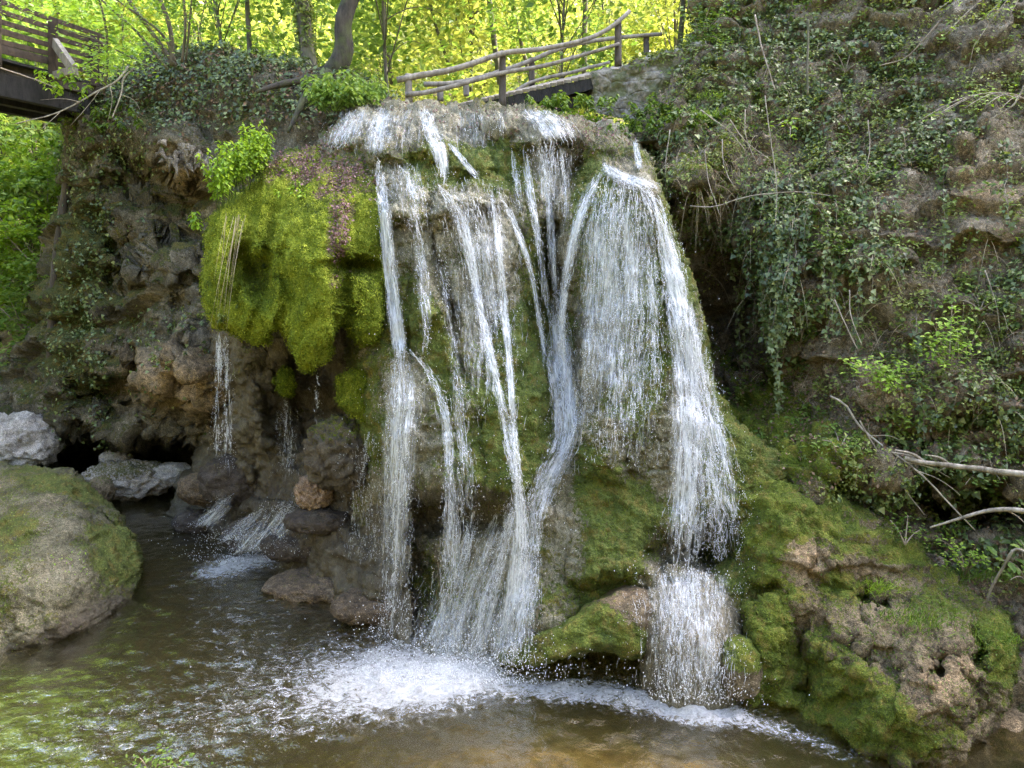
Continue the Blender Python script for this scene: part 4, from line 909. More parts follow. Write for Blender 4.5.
fall('fan of fine threads spreading over the rounded right shoulder', [
    S([(603, 166, 12), (590, 190, 18), (576, 225, 14), (565, 280, 10), (560, 340, 10), (566, 400, 10)], veil=(.05, .03, .0), k=.12),
    S([(612, 172, 30), (606, 210, 50), (602, 260, 48), (598, 300, 40), (592, 350, 30), (586, 420, 20)], veil=(.0, -.02, -.09), k=.08, fade=170, cut=.06),
    S([(622, 190, 80), (622, 260, 104), (620, 360, 100), (618, 470, 90)], veil=(-.05, -.07, -.14), k=.03, d=.02, fade=170, cut=.06),
    S([(630, 176, 34), (630, 215, 56), (628, 270, 66), (624, 330, 66), (620, 400, 60), (615, 450, 50)], veil=(-.01, -.03, -.11), k=.075, fade=170, cut=.06),
    S([(604, 162, 10), (612, 172, 22), (630, 180, 40), (648, 190, 30)], veil=(.06, .04), k=.14),
    S([(640, 300, 30), (640, 380, 40), (632, 470, 44)], veil=(-.08, -.09), k=.04, fade=170, cut=.06),
    S([(645, 240, 10), (652, 290, 12), (656, 340, 14), (658, 400, 12)], veil=(-.02, -.03), k=.09),
    S([(634, 138, 5), (637, 154, 7), (640, 170, 9)], veil=(.02, .02), k=.15)])
fall('heavy white right fall pouring down and spreading over a low block', [
    S([(640, 186, 16), (656, 204, 18), (664, 235, 20), (674, 275, 24), (682, 320, 28), (688, 370, 34), (690, 430, 38), (688, 500, 38), (684, 572, 42)], veil=(.06, .05, .03, .04), k=.16, d=.08, wob=1.4),
    S([(690, 300, 18), (696, 350, 22), (702, 390, 30), (712, 440, 40), (722, 500, 44), (728, 560, 40)], veil=(.0, -.01, -.05), k=.13, d=.12, wob=1.6),
    S([(688, 566, 60), (688, 580, 92), (690, 610, 96), (690, 650, 94), (690, 700, 96)], veil=(.03, -.05, -.04), k=.10, d=.08, wob=1.2)], [(690, 705, 36, 18, 420), (700, 450, 20, 80, 200), (690, 575, 30, 8, 120)])
fall('two thin drip lines falling from the left end of the hanging moss', [
    S([(219, 332, 5), (219, 390, 6), (219, 452, 8)], k=.6, lf=.6, d=.2),
    S([(226, 334, 5), (227, 395, 6), (228, 470, 8)], k=.6, lf=.6, d=.2)])
fall('sparse drips falling between the moss tips in front of the dark hollow', [
    S([(284, 398, 12), (286, 430, 14), (288, 476, 18)], k=.3, lf=.5, d=.12),
    S([(318, 372, 5), (318, 420, 6)], k=.12, lf=.4, d=.05),
    S([(368, 430, 26), (366, 480, 34), (366, 560, 40)], k=.09, lf=.6, d=.08)])
fall('low cascade fanning over dark rocks at the left end of the pool', [
    S([(230, 492, 14), (218, 510, 26), (200, 528, 38)], veil=(-.05, -.02, .02), k=.02, d=.25),
    S([(288, 500, 22), (280, 516, 34), (264, 536, 48), (248, 556, 64)], veil=(-.06, -.02, .02), k=.02, d=.28),
    S([(262, 508, 14), (244, 524, 24), (228, 544, 34)], veil=(-.06, -.03, .0), k=.02, d=.25)], [(236, 562, 30, 18, 700), (280, 512, 14, 8, 90), (222, 540, 12, 6, 120)])
fall('scattered thin drips from the lip of the mossy ledge', [
    S([(x0, 650 + rng.uniform(-2, 12), 2.), (x0 + .3, 668 + rng.uniform(0, 24), 2.2)], k=.10, d=.0, lf=.3, mix=((1.5, .0022, M_faint, 6, 20), (.5, .0022, M_strand, 4, 12))) for x0 in (506, 513, 527, 531, 546, 566, 570, 583, 599, 613, 618)])
# ================================================================== FOOTBRIDGE, WALL, LEFT BRIDGE
fbr = empty('footbridge', at(502, 104, 13.6), 'rustic log-railed footbridge with black plank edge above the waterfall', 'footbridge')
def lg(name, pts, Y, r0, r1, m, n=26, wob=.012):
    p = smooth_path(pts, n, 3); P = at(p[:, 0], p[:, 1], np.interp(np.linspace(0, 1, n), np.linspace(0, 1, len(np.atleast_1d(Y))), np.atleast_1d(Y)))
    P = P + wob * np.stack([fbm(P * 1.7 + k * 9, 2, 101) for k in range(3)], -1)
    b = MB(); b.tube(P, np.linspace(r0, r1, n) * (1 + .15 * fbm(P * 5, 2, 102)), 9)
    return b.build(name, m, fbr)
YN = (13.4, 13.6, 13.9)
lg('top_rail', [(397, 80.5), (420, 75), (450, 71), (480, 61), (503, 52.5), (530, 51), (560, 45.5), (585, 40.5), (606, 31), (618, 22), (630, 11)], YN, .055, .035, B_rail)
lg('middle_rail', [(405, 95), (430, 92), (462, 84), (500, 73), (522, 70), (544, 66), (580, 56), (619, 44)], (13.38, 13.58, 13.85), .045, .03, B_rail)
for (x0, y0, x1, y1, Yp, m) in ((408.5, 74, 409, 102, 13.45, B_rail), (502.5, 51, 502.5, 106, 13.66, B_post), (618, 20, 618, 66, 13.95, B_post)):
    lg('post', [(x0, y0), (x1, y1)], Yp, .06, .065, m, 8, .0)
YF = (14.7, 14.8, 15.0)
lg('far_rail', [(424, 84.5), (445, 84), (465, 82), (500, 72), (530, 61), (560, 48), (585, 42), (614, 38), (645, 35), (662, 34)], YF, .05, .035, B_rail)
lg('far_rail', [(516, 91), (532, 81), (570, 73), (610, 62)], YF, .035, .03, B_rail)
for (x0, y0, y1, Yp, m) in ((440, 83, 101, 14.75, B_rail), (531.5, 58, 90, 14.85, B_post), (646, 34, 58, 15.05, B_post), (466, 84, 96, 14.75, B_rail)):
    lg('post', [(x0, y0), (x0 + .5, y1)], Yp, .055, .06, m, 8, .0)
b = MB(); A0, A1 = at(452, 108, 13.75), at(618, 71, 14.15); A2, A3 = at(470, 101.5, 14.7), at(625, 64, 15.0)
dn = 24
for k in range(dn):
    f = (k + .5) / dn; p = A0 + (A1 - A0) * f; q = A2 + (A3 - A2) * f
    w = np.linalg.norm(A1 - A0) / dn
    b.bar(p + np.array([0, -.08, 0]), q + np.array([0, .08, 0]), w * .93, .05)
b.build('deck_planks', B_grey, fbr, False)
b = MB()
for k in range(30):
    f = (k + .5) / 30; p = A0 + (A1 - A0) * f + np.array([0, -.05, -.14]); w = np.linalg.norm(A1 - A0) / 30
    b.bar(p + np.array([-w * .47, 0, 0]), p + np.array([w * .47, 0, w * .2]), .04, .20 + .012 * math.sin(k * 2.3))
b.build('edge_boards', B_deck, fbr, False)
b = MB(); b.bar(A0 + np.array([0, .18, -.33]), A1 + np.array([0, .18, -.33]), .16, .2); b.bar(A2 + np.array([0, -.1, -.33]), A3 + np.array([0, -.1, -.33]), .16, .2)
b.build('beam', B_deck, fbr, False)

wl_D = lambda px, py: 14.0 + (px - 590) * -.001 + 0 * py
wall, wall_pd = patch('stone_wall', [(592, 75), (612, 71), (636, 63), (660, 55), (684, 47), (706, 42)], [(706, 42), (706, 120)], [(592, 112), (640, 122), (706, 120)], [(592, 75), (592, 112)], wl_D, M_wall, step=1.6, rnd=(3, 0, 0, 4), rdep=(.25, 0, 0, .3),
    disp=lambda P, px, py: .10 - .16 * worley(P * np.array([2.2, 2.2, 3.6]) + .3 * fbm(P * 2, 2, 113)[..., None], 114) + .05 * ridged(P * 4, 4, 111) + .03 * fbm(P * 12, 3, 112), skirt=(1, 1, 1, 1), keys=('wall',), back=1.5)
tag(wall, 'grey rubble stone abutment wall at the right end of the log-railed footbridge', 'wall')

lb = empty('wooden_bridge', at(40, 100, 15.2), 'dark brown timber bridge with slatted railing crossing at the upper left', 'bridge')
def bl(p, q, Ya=13.6, Yb=17.2): return at(p[0], p[1], Ya), at(q[0], q[1], Yb)
XA, XB = -60, 104
def lin(y0, y1): return (XA, y0 - .6 * (y1 - y0)), (XB, y1)
b = MB()
for y0, y1 in ((2, 37), (12, 45), (22, 52), (32, 60), (42, 67), (51, 75)):
    p, q = bl(*lin(y0, y1)); b.bar(p, q, .03, .095)
b.build('railing_slats', B_brown, lb, False, .004)
for px, ya, yb, Yp in ((-4, -8, 66, 14.7), (53, 22, 76, 15.9), (95, 35, 86, 16.9)):
    b = MB(); b.bar(at(px, ya, Yp - .08), at(px, yb, Yp - .08), .14, .12, (0, 1, 0)); b.build('post', B_brown, lb, False, .006)
b = MB(); b.bar(at(55, 43, 15.75), at(74, 70, 15.1), .10, .2); b.build('brace', B_grey, lb, False, .006)
b = MB(); b.bar(at(57, 76, 15.5), at(74, 71, 15.0), .16, .14); b.build('outrigger', B_grey, lb, False, .006)
p, q = bl(*lin(60, 87)); dpt = np.array([.9, 1.6, 0]) / 1.0
b = MB(); b.bar(p + np.array([-.5, 0, -.12]), q + np.array([0, 0, -.12]), .14, .22); b.build('edge_beam', B_dark, lb, False, .006)
b = MB(); off = np.array([-.95, .45, 0]) * 1.6
for k in range(40):
    f = (k + .5) / 40; c = p + (q - p) * f; b.bar(c + np.array([0, .0, .02]), c + off + np.array([0, 0, .02]), .16, .05)
b.build('deck_planks', B_deck, lb, False)
b = MB()
for dz, o_ in ((-.42, .12), (-.42, .55), (-.42, 1.)):
    b.bar(p + off * o_ + np.array([0, 0, dz]), q + off * o_ + np.array([0, 0, dz]), .2, .42)
b.build('beam', B_deck, lb, False)
b = MB()
for y0, y1 in ((2, 37), (22, 52), (42, 67)):
    a_, c_ = bl(*lin(y0, y1)); b.bar(a_ + off, c_ + off, .03, .095)
b.build('railing_slats', B_brown, lb, False)

q, N, i = sample(wall_pd, 900, sstep(.05, .3, fbm(wall_pd['P'] * 1.2, 3, 117) + .006 * (wall_pd['px'] - 655) + .5 * sstep(10, 0, wall_pd['py'] - np.interp(wall_pd['px'], [592, 706], [75, 42]))))
o = leaves('wall_creeper', q + N * .03, N * .7 + np.array([0, 0, .6]), rng.uniform(.04, .10, len(q)), L_under, wall, shape='oval', jit=.45); o['kind'] = 'stuff'
# ================================================================== GROUND BEHIND
def hz(x, y):
    base = 7.15 + .05 * np.clip(y - 14, 0, 6) - .05 * np.clip(y - 18, 0, 24) + .75 * np.clip(y - 48, 0, 80) + .03 * np.abs(x + 2) * sstep(18, 40, y)
    low = 1.0 + .55 * np.clip(y - 23, 0, 90)
    w = sstep(-.64, -.555, x / y)
    w = np.maximum(w, sstep(34, 50, y))
    h = low + (base - low) * w
    cross = sstep(12.6, 13.6, y) + 0 * x
    h = h + .5 * fbm(np.stack([x * .25, y * .25, 0 * x], -1), 4, 121) * sstep(15, 25, y)
    # stream channel that feeds the fall, under the footbridge
    return h - .35 * np.exp(-((x - 0.3 - .05 * (y - 13)) / 1.4) ** 2) * sstep(30, 20, y)
x = np.concatenate([np.linspace(-90, -16, 30), np.arange(-15.5, 14.1, .35), np.linspace(15, 90, 30)]); y = np.concatenate([np.arange(12.4, 30, .35), np.linspace(30.5, 170, 60)])
Xg, Yg = np.meshgrid(x, y)
yf = 12.4 + 5.0 * sstep(-2.6, -4.2, Xg); Yg = yf + (Yg - 12.4) * (170 - yf) / 157.6
Z = hz(Xg, Yg)
tag(link('forest_floor', mesh('forest_floor', np.stack([Xg, Yg, Z], -1).reshape(-1, 3), grid_faces(*Xg.shape), M_floor)), kind='structure')
tag(link('near_bank', mesh('near_bank', lbank.reshape(-1, 3), grid_faces(*lbank.shape[:2]), M_floor)), kind='structure')
# far ground out to the horizon
gx, gy = np.meshgrid(np.linspace(-420, 420, 30), np.linspace(-420, 420, 30))
gz = np.where(gy > 150, 60 + .05 * (gy - 150), np.where(np.hypot(gx, gy - 20) < 60, -1.4, -1.4 + .3 * (np.hypot(gx, gy - 20) - 60) * (gy < 150)))
tag(link('ground', mesh('ground', np.stack([gx, gy, gz], -1).reshape(-1, 3), grid_faces(30, 30), M_floor)), kind='structure')

# ================================================================== TREES
def crown_pts(n, rx, rz, clumps, spread, seed):
    g = np.random.default_rng(seed)
    c = g.normal(0, 1, (clumps, 3)); c /= np.linalg.norm(c, axis=1, keepdims=True); c *= g.uniform(.25, 1., (clumps, 1)) ** .5
    s = g.uniform(.5, 1.2, clumps)
    k = g.integers(0, clumps, n)
    p = c[k] + g.normal(0, 1, (n, 3)) * spread * s[k][:, None] * np.array([1, 1, .5])
    return p * np.array([rx, rx, rz]), c * np.array([rx, rx, rz])
def make_tree_meshes(i, h, rx, rz, n, size, m, barkm, r0):
    g = np.random.default_rng(200 + i)
    p, cl = crown_pts(n, rx, rz, 34, .20, 300 + i)
    cz = h - rz * .75
    crown = leaves_me('crown', p + np.array([0, 0, cz]), np.tile([0, 0, 1.], (n, 1)), g.uniform(.6, 1.2, n) * size, m, jit=.55)
    b = MB(); tt = np.linspace(0, 1, 16)
    P = np.stack([.25 * np.sin(tt * 3 + i), .25 * np.cos(tt * 2.3 + i) - .25, tt * (h * .93) - .3], -1)
    b.tube(P, r0 * (1 - tt * .85) * (1 + .5 * np.exp(-tt * 18)), 8)
    for k in range(18):
        e = cl[k] + np.array([0, 0, cz]); f = g.uniform(.25, .85); a = np.array([np.interp(f, tt, P[:, j]) for j in range(3)])
        if e[2] < a[2] - .5: e[2] = a[2] + .4
        t2 = np.linspace(0, 1, 7)[:, None]; Q = a + (e - a) * t2 + np.array([0, 0, .3]) * np.sin(t2 * 3.14)
        b.tube(Q, r0 * .3 * (1 - .85 * t2[:, 0]), 5)
    o = b.build('trunk', barkm); tr = o.data; bpy.data.objects.remove(o)
    return crown, tr
TV = []
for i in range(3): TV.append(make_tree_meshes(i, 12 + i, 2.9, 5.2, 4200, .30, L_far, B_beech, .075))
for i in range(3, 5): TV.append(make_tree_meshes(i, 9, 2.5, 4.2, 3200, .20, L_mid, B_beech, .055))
def tree(x, y, v, s, label, cat='tree', group=None, rz=0, z=None):
    root = empty('forest_tree', (x, y, hz(np.array(x), np.array(y)) if z is None else z), label, cat, group)
    root.scale = (s, s, s); root.rotation_euler.z = rz
    for nm, me in (('crown', TV[v][0]), ('trunk', TV[v][1])):
        o = bpy.data.objects.new(nm, me); COL.objects.link(o); o.parent = root
    return root
GRP = 'young trees of the sunlit wood behind the footbridge'
k = 0
for row, (yy, n, v) in enumerate(((21, 5, (3, 4)), (26, 6, (3, 4, 0)), (32, 8, (0, 3, 1)), (40, 9, (0, 1, 2)), (50, 11, (0, 1, 2)), (58, 13, (0, 1, 2)), (70, 15, (1, 2, 0)))):
    for j in range(n):
        px = -60 + (900) * (j + .5) / n + rng.uniform(-25, 25)
        yv = yy + rng.uniform(-1.5, 1.5) * (1 + row * .4); xv = (px - 512) / F * yv
        if yv < 30 and xv > 3.0: continue
        lab = 'slender young tree with yellow sunlit spring leaves deep in the wood beyond the footbridge' if row >= 3 else 'young tree with light green leaves in the nearer wood behind the footbridge'
        tree(xv, yv, v[int(rng.integers(len(v)))], rng.uniform(.8, 1.2) * (1 + .06 * row), lab, group=GRP + (' farther' if row >= 3 else ' nearer'), rz=rng.uniform(0, 6.28))
# understorey shrubs
def shrub_me(i, n, r, h, size, m):
    p, cl = crown_pts(n, r, h * .5, 16, .22, 500 + i)
    p[:, 2] += h * .55; p[:, 2] = np.maximum(p[:, 2], .03)
    cr = leaves_me('foliage', p, np.tile([0, 0, 1.], (n, 1)), rng.uniform(.6, 1.2, n) * size, m, jit=.5, shape='simple')
    b = MB()
    for k in range(7):
        e = cl[k] + np.array([0, 0, h * .55]); t2 = np.linspace(0, 1, 7)[:, None]
        b.tube(e * t2 * np.array([1, 1, 1]) + np.array([.05 * k - .15, 0, -.1]) * (1 - t2), .018 * (1 - .8 * t2[:, 0]), 5)
    o = b.build('stems', B_twig); s = o.data; bpy.data.objects.remove(o)
    return cr, s
def put_shrub(name, ms, loc, s, label, cat='shrub', group=None, rz=0, sc3=None):
    root = empty(name, loc, label, cat, group); root.scale = sc3 or (s, s, s); root.rotation_euler.z = rz
    for nm, me in (('foliage', ms[0]), ('stems', ms[1])):
        o = bpy.data.objects.new(nm, me); COL.objects.link(o); o.parent = root
    return root
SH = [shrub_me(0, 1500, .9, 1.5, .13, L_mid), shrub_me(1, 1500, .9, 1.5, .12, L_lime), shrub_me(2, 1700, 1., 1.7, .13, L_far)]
for px, yv, v, s in ((205, 17.5, 0, .8), (235, 19, 1, 1.), (265, 18.6, 0, .9), (290, 20, 1, 1.1), (385, 16.5, 0, .65), (400, 18.5, 1, 1.), (430, 17, 0, .8), (455, 19, 1, 1.1), (480, 17.5, 0, .8), (505, 20, 2, 1.1), (530, 18, 0, .9), (555, 17.6, 1, 1.), (575, 20, 0, 1.1), (600, 18, 1, 1.), (625, 19, 0, 1.), (650, 17.5, 0, .9), (680, 18.5, 1, 1.1), (705, 17, 0, .9),
                     (220, 22.5, 2, 1.1), (300, 23, 2, 1.2), (420, 23, 2, 1.2), (490, 24, 1, 1.3), (560, 23, 2, 1.2), (640, 23, 2, 1.2)):
    xv = (px - 512) / F * yv * 1.0; put_shrub('understorey_shrub', SH[v], (xv, yv, hz(np.array(xv), np.array(yv))), s, ('leafy bush of mid green growing on the wood floor behind the footbridge', 'leafy bush of bright lime growing on the wood floor behind the footbridge', 'leafy bush of yellowish leaves farther back on the wood floor')[v], group='understorey bushes behind the fall', rz=rng.uniform(0, 6))
# left valley below the timber bridge
for px, py, yv, v, s in ((10, 200, 19.5, 0, 1.4), (40, 235, 18.6, 1, 1.2), (-25, 270, 19, 1, 1.4), (25, 290, 18.4, 0, 1.3), (5, 340, 18.2, 0, 1.2), (48, 180, 20.5, 1, 1.3), (-40, 200, 21, 2, 1.5), (20, 165, 22.5, 2, 1.7), (60, 160, 22.5, 1, 1.2), (-10, 395, 17.8, 0, .9), (35, 370, 18.2, 0, .9)):
    p = at(px, py, yv); put_shrub('valley_shrub', SH[v], p - np.array([0, 0, .8 * s]), s, ('mid green leafy bush in the valley under the timber bridge', 'bright lime leafy bush in the valley under the timber bridge', 'yellowish leafy bush far back under the timber bridge')[v], group='bushes in the left valley', rz=rng.uniform(0, 6))
for xv, yv, v, s in ((-13.5, 22.5, 3, 1.2), (-17, 23, 4, 1.6), (-15, 26, 3, 1.7), (-19, 28, 0, 1.6), (-21, 24, 3, 1.7), (-24, 21, 4, 1.7), (-20, 19, 3, 1.4), (-17.5, 31, 1, 1.7), (-25, 30, 0, 1.8), (-29, 26, 2, 1.7), (-13, 33, 1, 1.6)):
    tree(xv, yv, v, s, 'green tree rising from the left valley behind the timber bridge', group='trees of the left valley', z=1.2)

for xv, yv, v, s in ((-16.5, 13, 3, .9), (-18, 9, 4, .8), (-18, 4, 3, .8), (-21, 11, 0, .9), (-13, -9, 0, 1.1), (-8, -11, 3, 1.3), (-3, -9.5, 4, 1.2), (2, -11, 1, 1.), (7, -10, 3, 1.3), (12, -9, 0, 1.), (-17, -4, 3, 1.), (16, -5, 4, 1.2)):
    tree(xv, yv, v, s, 'green tree on the near bank beside and behind the viewer', group='trees of the near bank', z=lbz(xv, yv))
# named trunks
def trunk_tree(name, pts, Y, r, m, label, crown=None, roots=(), stems=()):
    p = smooth_path(pts, 30, 3); Yv = np.interp(np.linspace(0, 1, 30), np.linspace(0, 1, len(np.atleast_1d(Y))), np.atleast_1d(Y)); P = at(p[:, 0], p[:, 1], Yv)
    root = empty(name, P[0], label, 'tree')
    b = MB(); b.tube(P, np.interp(np.linspace(0, 1, 30), np.linspace(0, 1, len(r)), r) * (1 + .12 * fbm(P * 2.5, 3, 131)), 12); b.build('trunk', m, root)
    for rp, ry, rr in roots:
        q = smooth_path(rp, 16, 3); Q = at(q[:, 0], q[:, 1], np.linspace(ry[0], ry[1], 16)); b = MB(); b.tube(Q, np.linspace(rr[0], rr[1], 16) * (1 + .25 * fbm(Q * 3, 3, 132)), 8); b.build('root', m, root)
    if crown:
        top = P[-1]; c, rx, rz_, n, size, lm = crown
        pp, cl = crown_pts(n, rx, rz_, 40, .2, 600 + len(pts)); cc = np.asarray(c, float)
        leaves('crown', pp + cc, np.tile([0, 0, 1.], (n, 1)), rng.uniform(.6, 1.2, n) * size, lm, root)
        b = MB()
        for q in cl[:14]:
            t2 = np.linspace(0, 1, 7)[:, None]; b.tube(top + (q + cc - top) * t2, r[-1] * .45 * (1 - .85 * t2[:, 0]), 5)
        b.build('limbs', m, root)
    return root
trunk_tree('leaning_tree', [(318, 84), (331, 75), (341, 62), (345, 46), (342, 28), (346, 10), (355, -10), (364, -50), (372, -120)], (14.8, 14.8, 15, 15.2), (.24, .18, .155, .145, .14, .11), B_bark, 'curved grey tree with spreading roots standing at the top left of the fall', (at(400, -230, 15.5), 3., 2., 4200, .2, L_mid),
    (([(330, 74), (316, 84), (305, 96), (296, 116), (288, 132)], (14.6, 13.4), (.11, .03)), ([(328, 76), (306, 80), (280, 84), (256, 92)], (14.6, 14.1), (.10, .03)), ([(332, 78), (340, 92), (346, 104)], (14.7, 13.6), (.10, .03))))
trunk_tree('ivy_tree', [(312, 72), (306, 45), (303, 10), (299, -30), (296, -90)], (18., 18.4), (.18, .16, .15), B_beech, 'straight trunk clothed in ivy standing left of the curved tree', (at(290, -220, 18.5), 2.6, 2., 3000, .22, L_far))
q = smooth_path([(312, 72), (306, 45), (303, 10), (299, -30)], 300, 2); n = 900; ii = rng.integers(0, 300, n)
an = rng.uniform(0, 6.28, n); P = at(q[ii, 0], q[ii, 1], 18.1) + .2 * np.stack([np.cos(an), np.sin(an), 0 * an], -1)
o = leaves('trunk_ivy', P, np.stack([np.cos(an), np.sin(an), 0 * an + .4], -1), rng.uniform(.07, .12, n), L_under, bpy.data.objects['ivy_tree']); o['kind'] = 'stuff'
for (x0, x1, xt, Yt, r, lab) in ((252, 249, 247, 20.5, .07, 'thin dark trunk left of the ivy-clad trunk'), (500, 494, 489, 22., .085, 'dark upright trunk behind the middle of the footbridge'), (532, 520, 512, 24, .06, 'thin leaning pole tree right of the dark upright trunk'), (585, 584, 586, 26, .10, 'grey trunk far behind the right half of the footbridge'), (676, 680, 684, 20, .08, 'thin trunk at the right edge of the wood above the stone wall'),
                                 (392, 386, 380, 25, .08, 'thin trunk seen between the curved tree and the log railing'), (456, 440, 428, 23, .05, 'thin bent sapling behind the left end of the log railing')):
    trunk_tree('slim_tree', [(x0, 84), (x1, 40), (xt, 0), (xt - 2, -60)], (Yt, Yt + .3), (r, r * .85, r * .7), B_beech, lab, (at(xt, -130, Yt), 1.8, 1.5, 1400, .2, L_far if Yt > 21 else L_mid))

# multi-stemmed hazel on the left knoll, hanging its leaves before the timber bridge
hz_ = empty('hazel_bush', at(170, 66, 15.6), 'many-stemmed hazel with hanging fresh leaves on the knoll beside the timber bridge', 'bush')
for pts, r in (([(176, 66), (150, 30), (128, 0), (100, -50)], .045), ([(172, 66), (172, 30), (160, 0), (140, -60)], .05), ([(182, 62), (186, 30), (184, 0), (180, -60)], .03), ([(168, 70), (140, 34), (112, 10), (70, -30)], .03), ([(186, 60), (190, 20), (194, -30)], .025), ([(176, 64), (166, 36), (140, 16), (108, -6)], .03), ([(104, 92), (108, 60), (106, 20), (92, -20)], .03), ([(160, 72), (120, 52), (90, 36), (64, 30)], .018)):
    p = smooth_path(pts, 20, 3); b = MB(); b.tube(at(p[:, 0], p[:, 1], np.linspace(15.5, 14.8, 20)), np.linspace(r, r * .55, 20), 7); b.build('stem', B_beech, hz_)
n = 2100; cpx = np.array([(90, 6, 40, 10), (124, 45, 20, 14), (120, 10, 50, 12), (30, 4, 40, 8), (150, -10, 40, 20), (128, 62, 20, 10), (190, 0, 30, 16), (100, 60, 12, 8)]); kk = rng.integers(0, len(cpx), n)
P = at(rng.normal(cpx[kk, 0], cpx[kk, 2]), rng.normal(cpx[kk, 1], cpx[kk, 3]), rng.uniform(13.4, 15.6, n))
leaves('foliage', P, np.tile([0, -.25, 1.], (n, 1)), rng.uniform(.05, .11, n), L_lime, hz_, jit=.35, shape='oval')

# ================================================================== PLANTS ON THE ROCK
def stem_plant(name, bases, h, label, m, n_leaf=14, size=.09, cat='plant', group=None, lean=(0, 0, 1), lj=.16, stemr=.004, pairs=True, parent=None):
    bases = np.asarray(bases, float); root = empty(name, bases.mean(0), label, cat, group)
    b = MB(); LP, LN, LS = [], [], []
    for q in bases:
        d = np.asarray(lean, float) + rng.normal(0, lj, 3); d /= np.linalg.norm(d); hh = h * rng.uniform(.65, 1.1)
        t = np.linspace(0, 1, 6)[:, None]; P = q + d * hh * t + np.array([0, 0, -.08 * hh]) * t ** 2; b.tube(P, np.linspace(stemr, stemr * .5, 6), 4)
        for k in range(n_leaf):
            f = .25 + .75 * (k + 1) / n_leaf; c = q + d * hh * f + np.array([0, 0, -.08 * hh]) * f ** 2
            LP.append(c); a = k * 2.4 + rng.uniform(0, .6); LN.append((.55 * math.cos(a), .55 * math.sin(a), .8)); LS.append(size * (1.15 - .6 * abs(f - .6)) * rng.uniform(.8, 1.2))
    b.build('stems', L_under if stemr < .005 else B_twig, root)
    LN = np.array(LN); A, B = frames(LN / np.linalg.norm(LN, axis=1, keepdims=True), np.zeros(len(LN)))
    # leaves point outward and a little down
    sp = np.arctan2(-(A * LN).sum(1), 1e-3) * 0 + rng.normal(np.pi, .5, len(LN))
    leaves('foliage', np.array(LP), LN, np.array(LS), m, root, shape='oval', jit=.12, spin=sp)
    return root
zz = filled('dome', 'moss', 'cliff')
def on(px, py, dy=0.): px = np.asarray(px, float); py = np.asarray(py, float); return at(px, py, look(zz, px, py) + dy)
n = 110; px = rng.uniform(216, 266, n); py = 210 - (px - 218) * .8 + rng.uniform(-12, 6, n)
stem_plant('leafy_plant', at(px, py, np.interp(px, [215, 262], [11.3, 12.2]) + rng.uniform(-.2, .25, n)), .78, 'tall lime green leafy plant clump growing on top of the hanging moss', L_lime, 17, .085)
stem_plant('leafy_plant', at(np.array([196, 199, 202.]), np.array([236, 234, 236.]), 11.3), .55, 'small lime green sprig at the left end of the hanging moss', L_lime, 12, .10)
n = 120; px = rng.normal(345, 17, n); py = 106 + rng.uniform(-8, 6, n)
stem_plant('leafy_plant', at(px, py, 13.2 + rng.uniform(-.4, .5, n)), .5, 'round dark green nettle bush beside the curved tree above the fall', L_mid, 12, .10, lj=.45)
n = 14; px = rng.normal(292, 10, n); py = rng.normal(192, 8, n)
stem_plant('leafy_plant', on(px, py), .2, 'small pale seedlings among the dead leaves on the moss shoulder', L_lime, 7, .06, lj=.4)
for (cx, cy, sx, n, h, lab, m, sz) in ((108, 118, 22, 36, .35, 'pale green leafy tuft hanging from the cliff under the timber bridge', L_near, .11), (160, 355, 12, 22, .2, 'small fern-like tuft on the tan cliff ledge', L_under, .06), (210, 318, 14, 16, .2, 'bluish green tuft on the cliff left of the hanging moss', L_under, .06), (70, 95, 16, 12, .5, 'light green sprig in front of the black bridge beams', L_lime, .1), (40, 95, 10, 1, .2, 'tiny sprig under the bridge rail', L_lime, .08)):
    if n < 2: continue
    px = rng.normal(cx, sx, n); py = rng.normal(cy, sx * .5, n); Yc = 14.2 if cx == 70 else None
    stem_plant('cliff_plant', at(px, py, Yc) if Yc else on(px, py), h, lab, m, 10, sz, lean=(0, -.5, .6), lj=.4)
# plants by the footbridge
zb2 = filled('bank', 'dome', 'wall')
def onb(px, py, dy=0.): px = np.asarray(px, float); py = np.asarray(py, float); return at(px, py, look(zb2, px, py) + dy)
n = 45; px = rng.normal(572, 20, n); py = rng.normal(108, 3, n)
stem_plant('leafy_plant', at(px, py, 13.0 + rng.uniform(-.3, .3, n)), .24, 'low fresh green bush under the black edge of the footbridge', L_near, 12, .09, lj=.5)
n = 90; px = np.clip(rng.normal(668, 26, n), 610, 720); py = np.clip(rng.normal(120, 8, n), 104, 140)
stem_plant('leafy_plant', at(px, py, np.minimum(look(zb2, px, py), 13.4) - .1), .22, 'green undergrowth bush below the stone abutment wall', L_near, 12, .08, lj=.6)

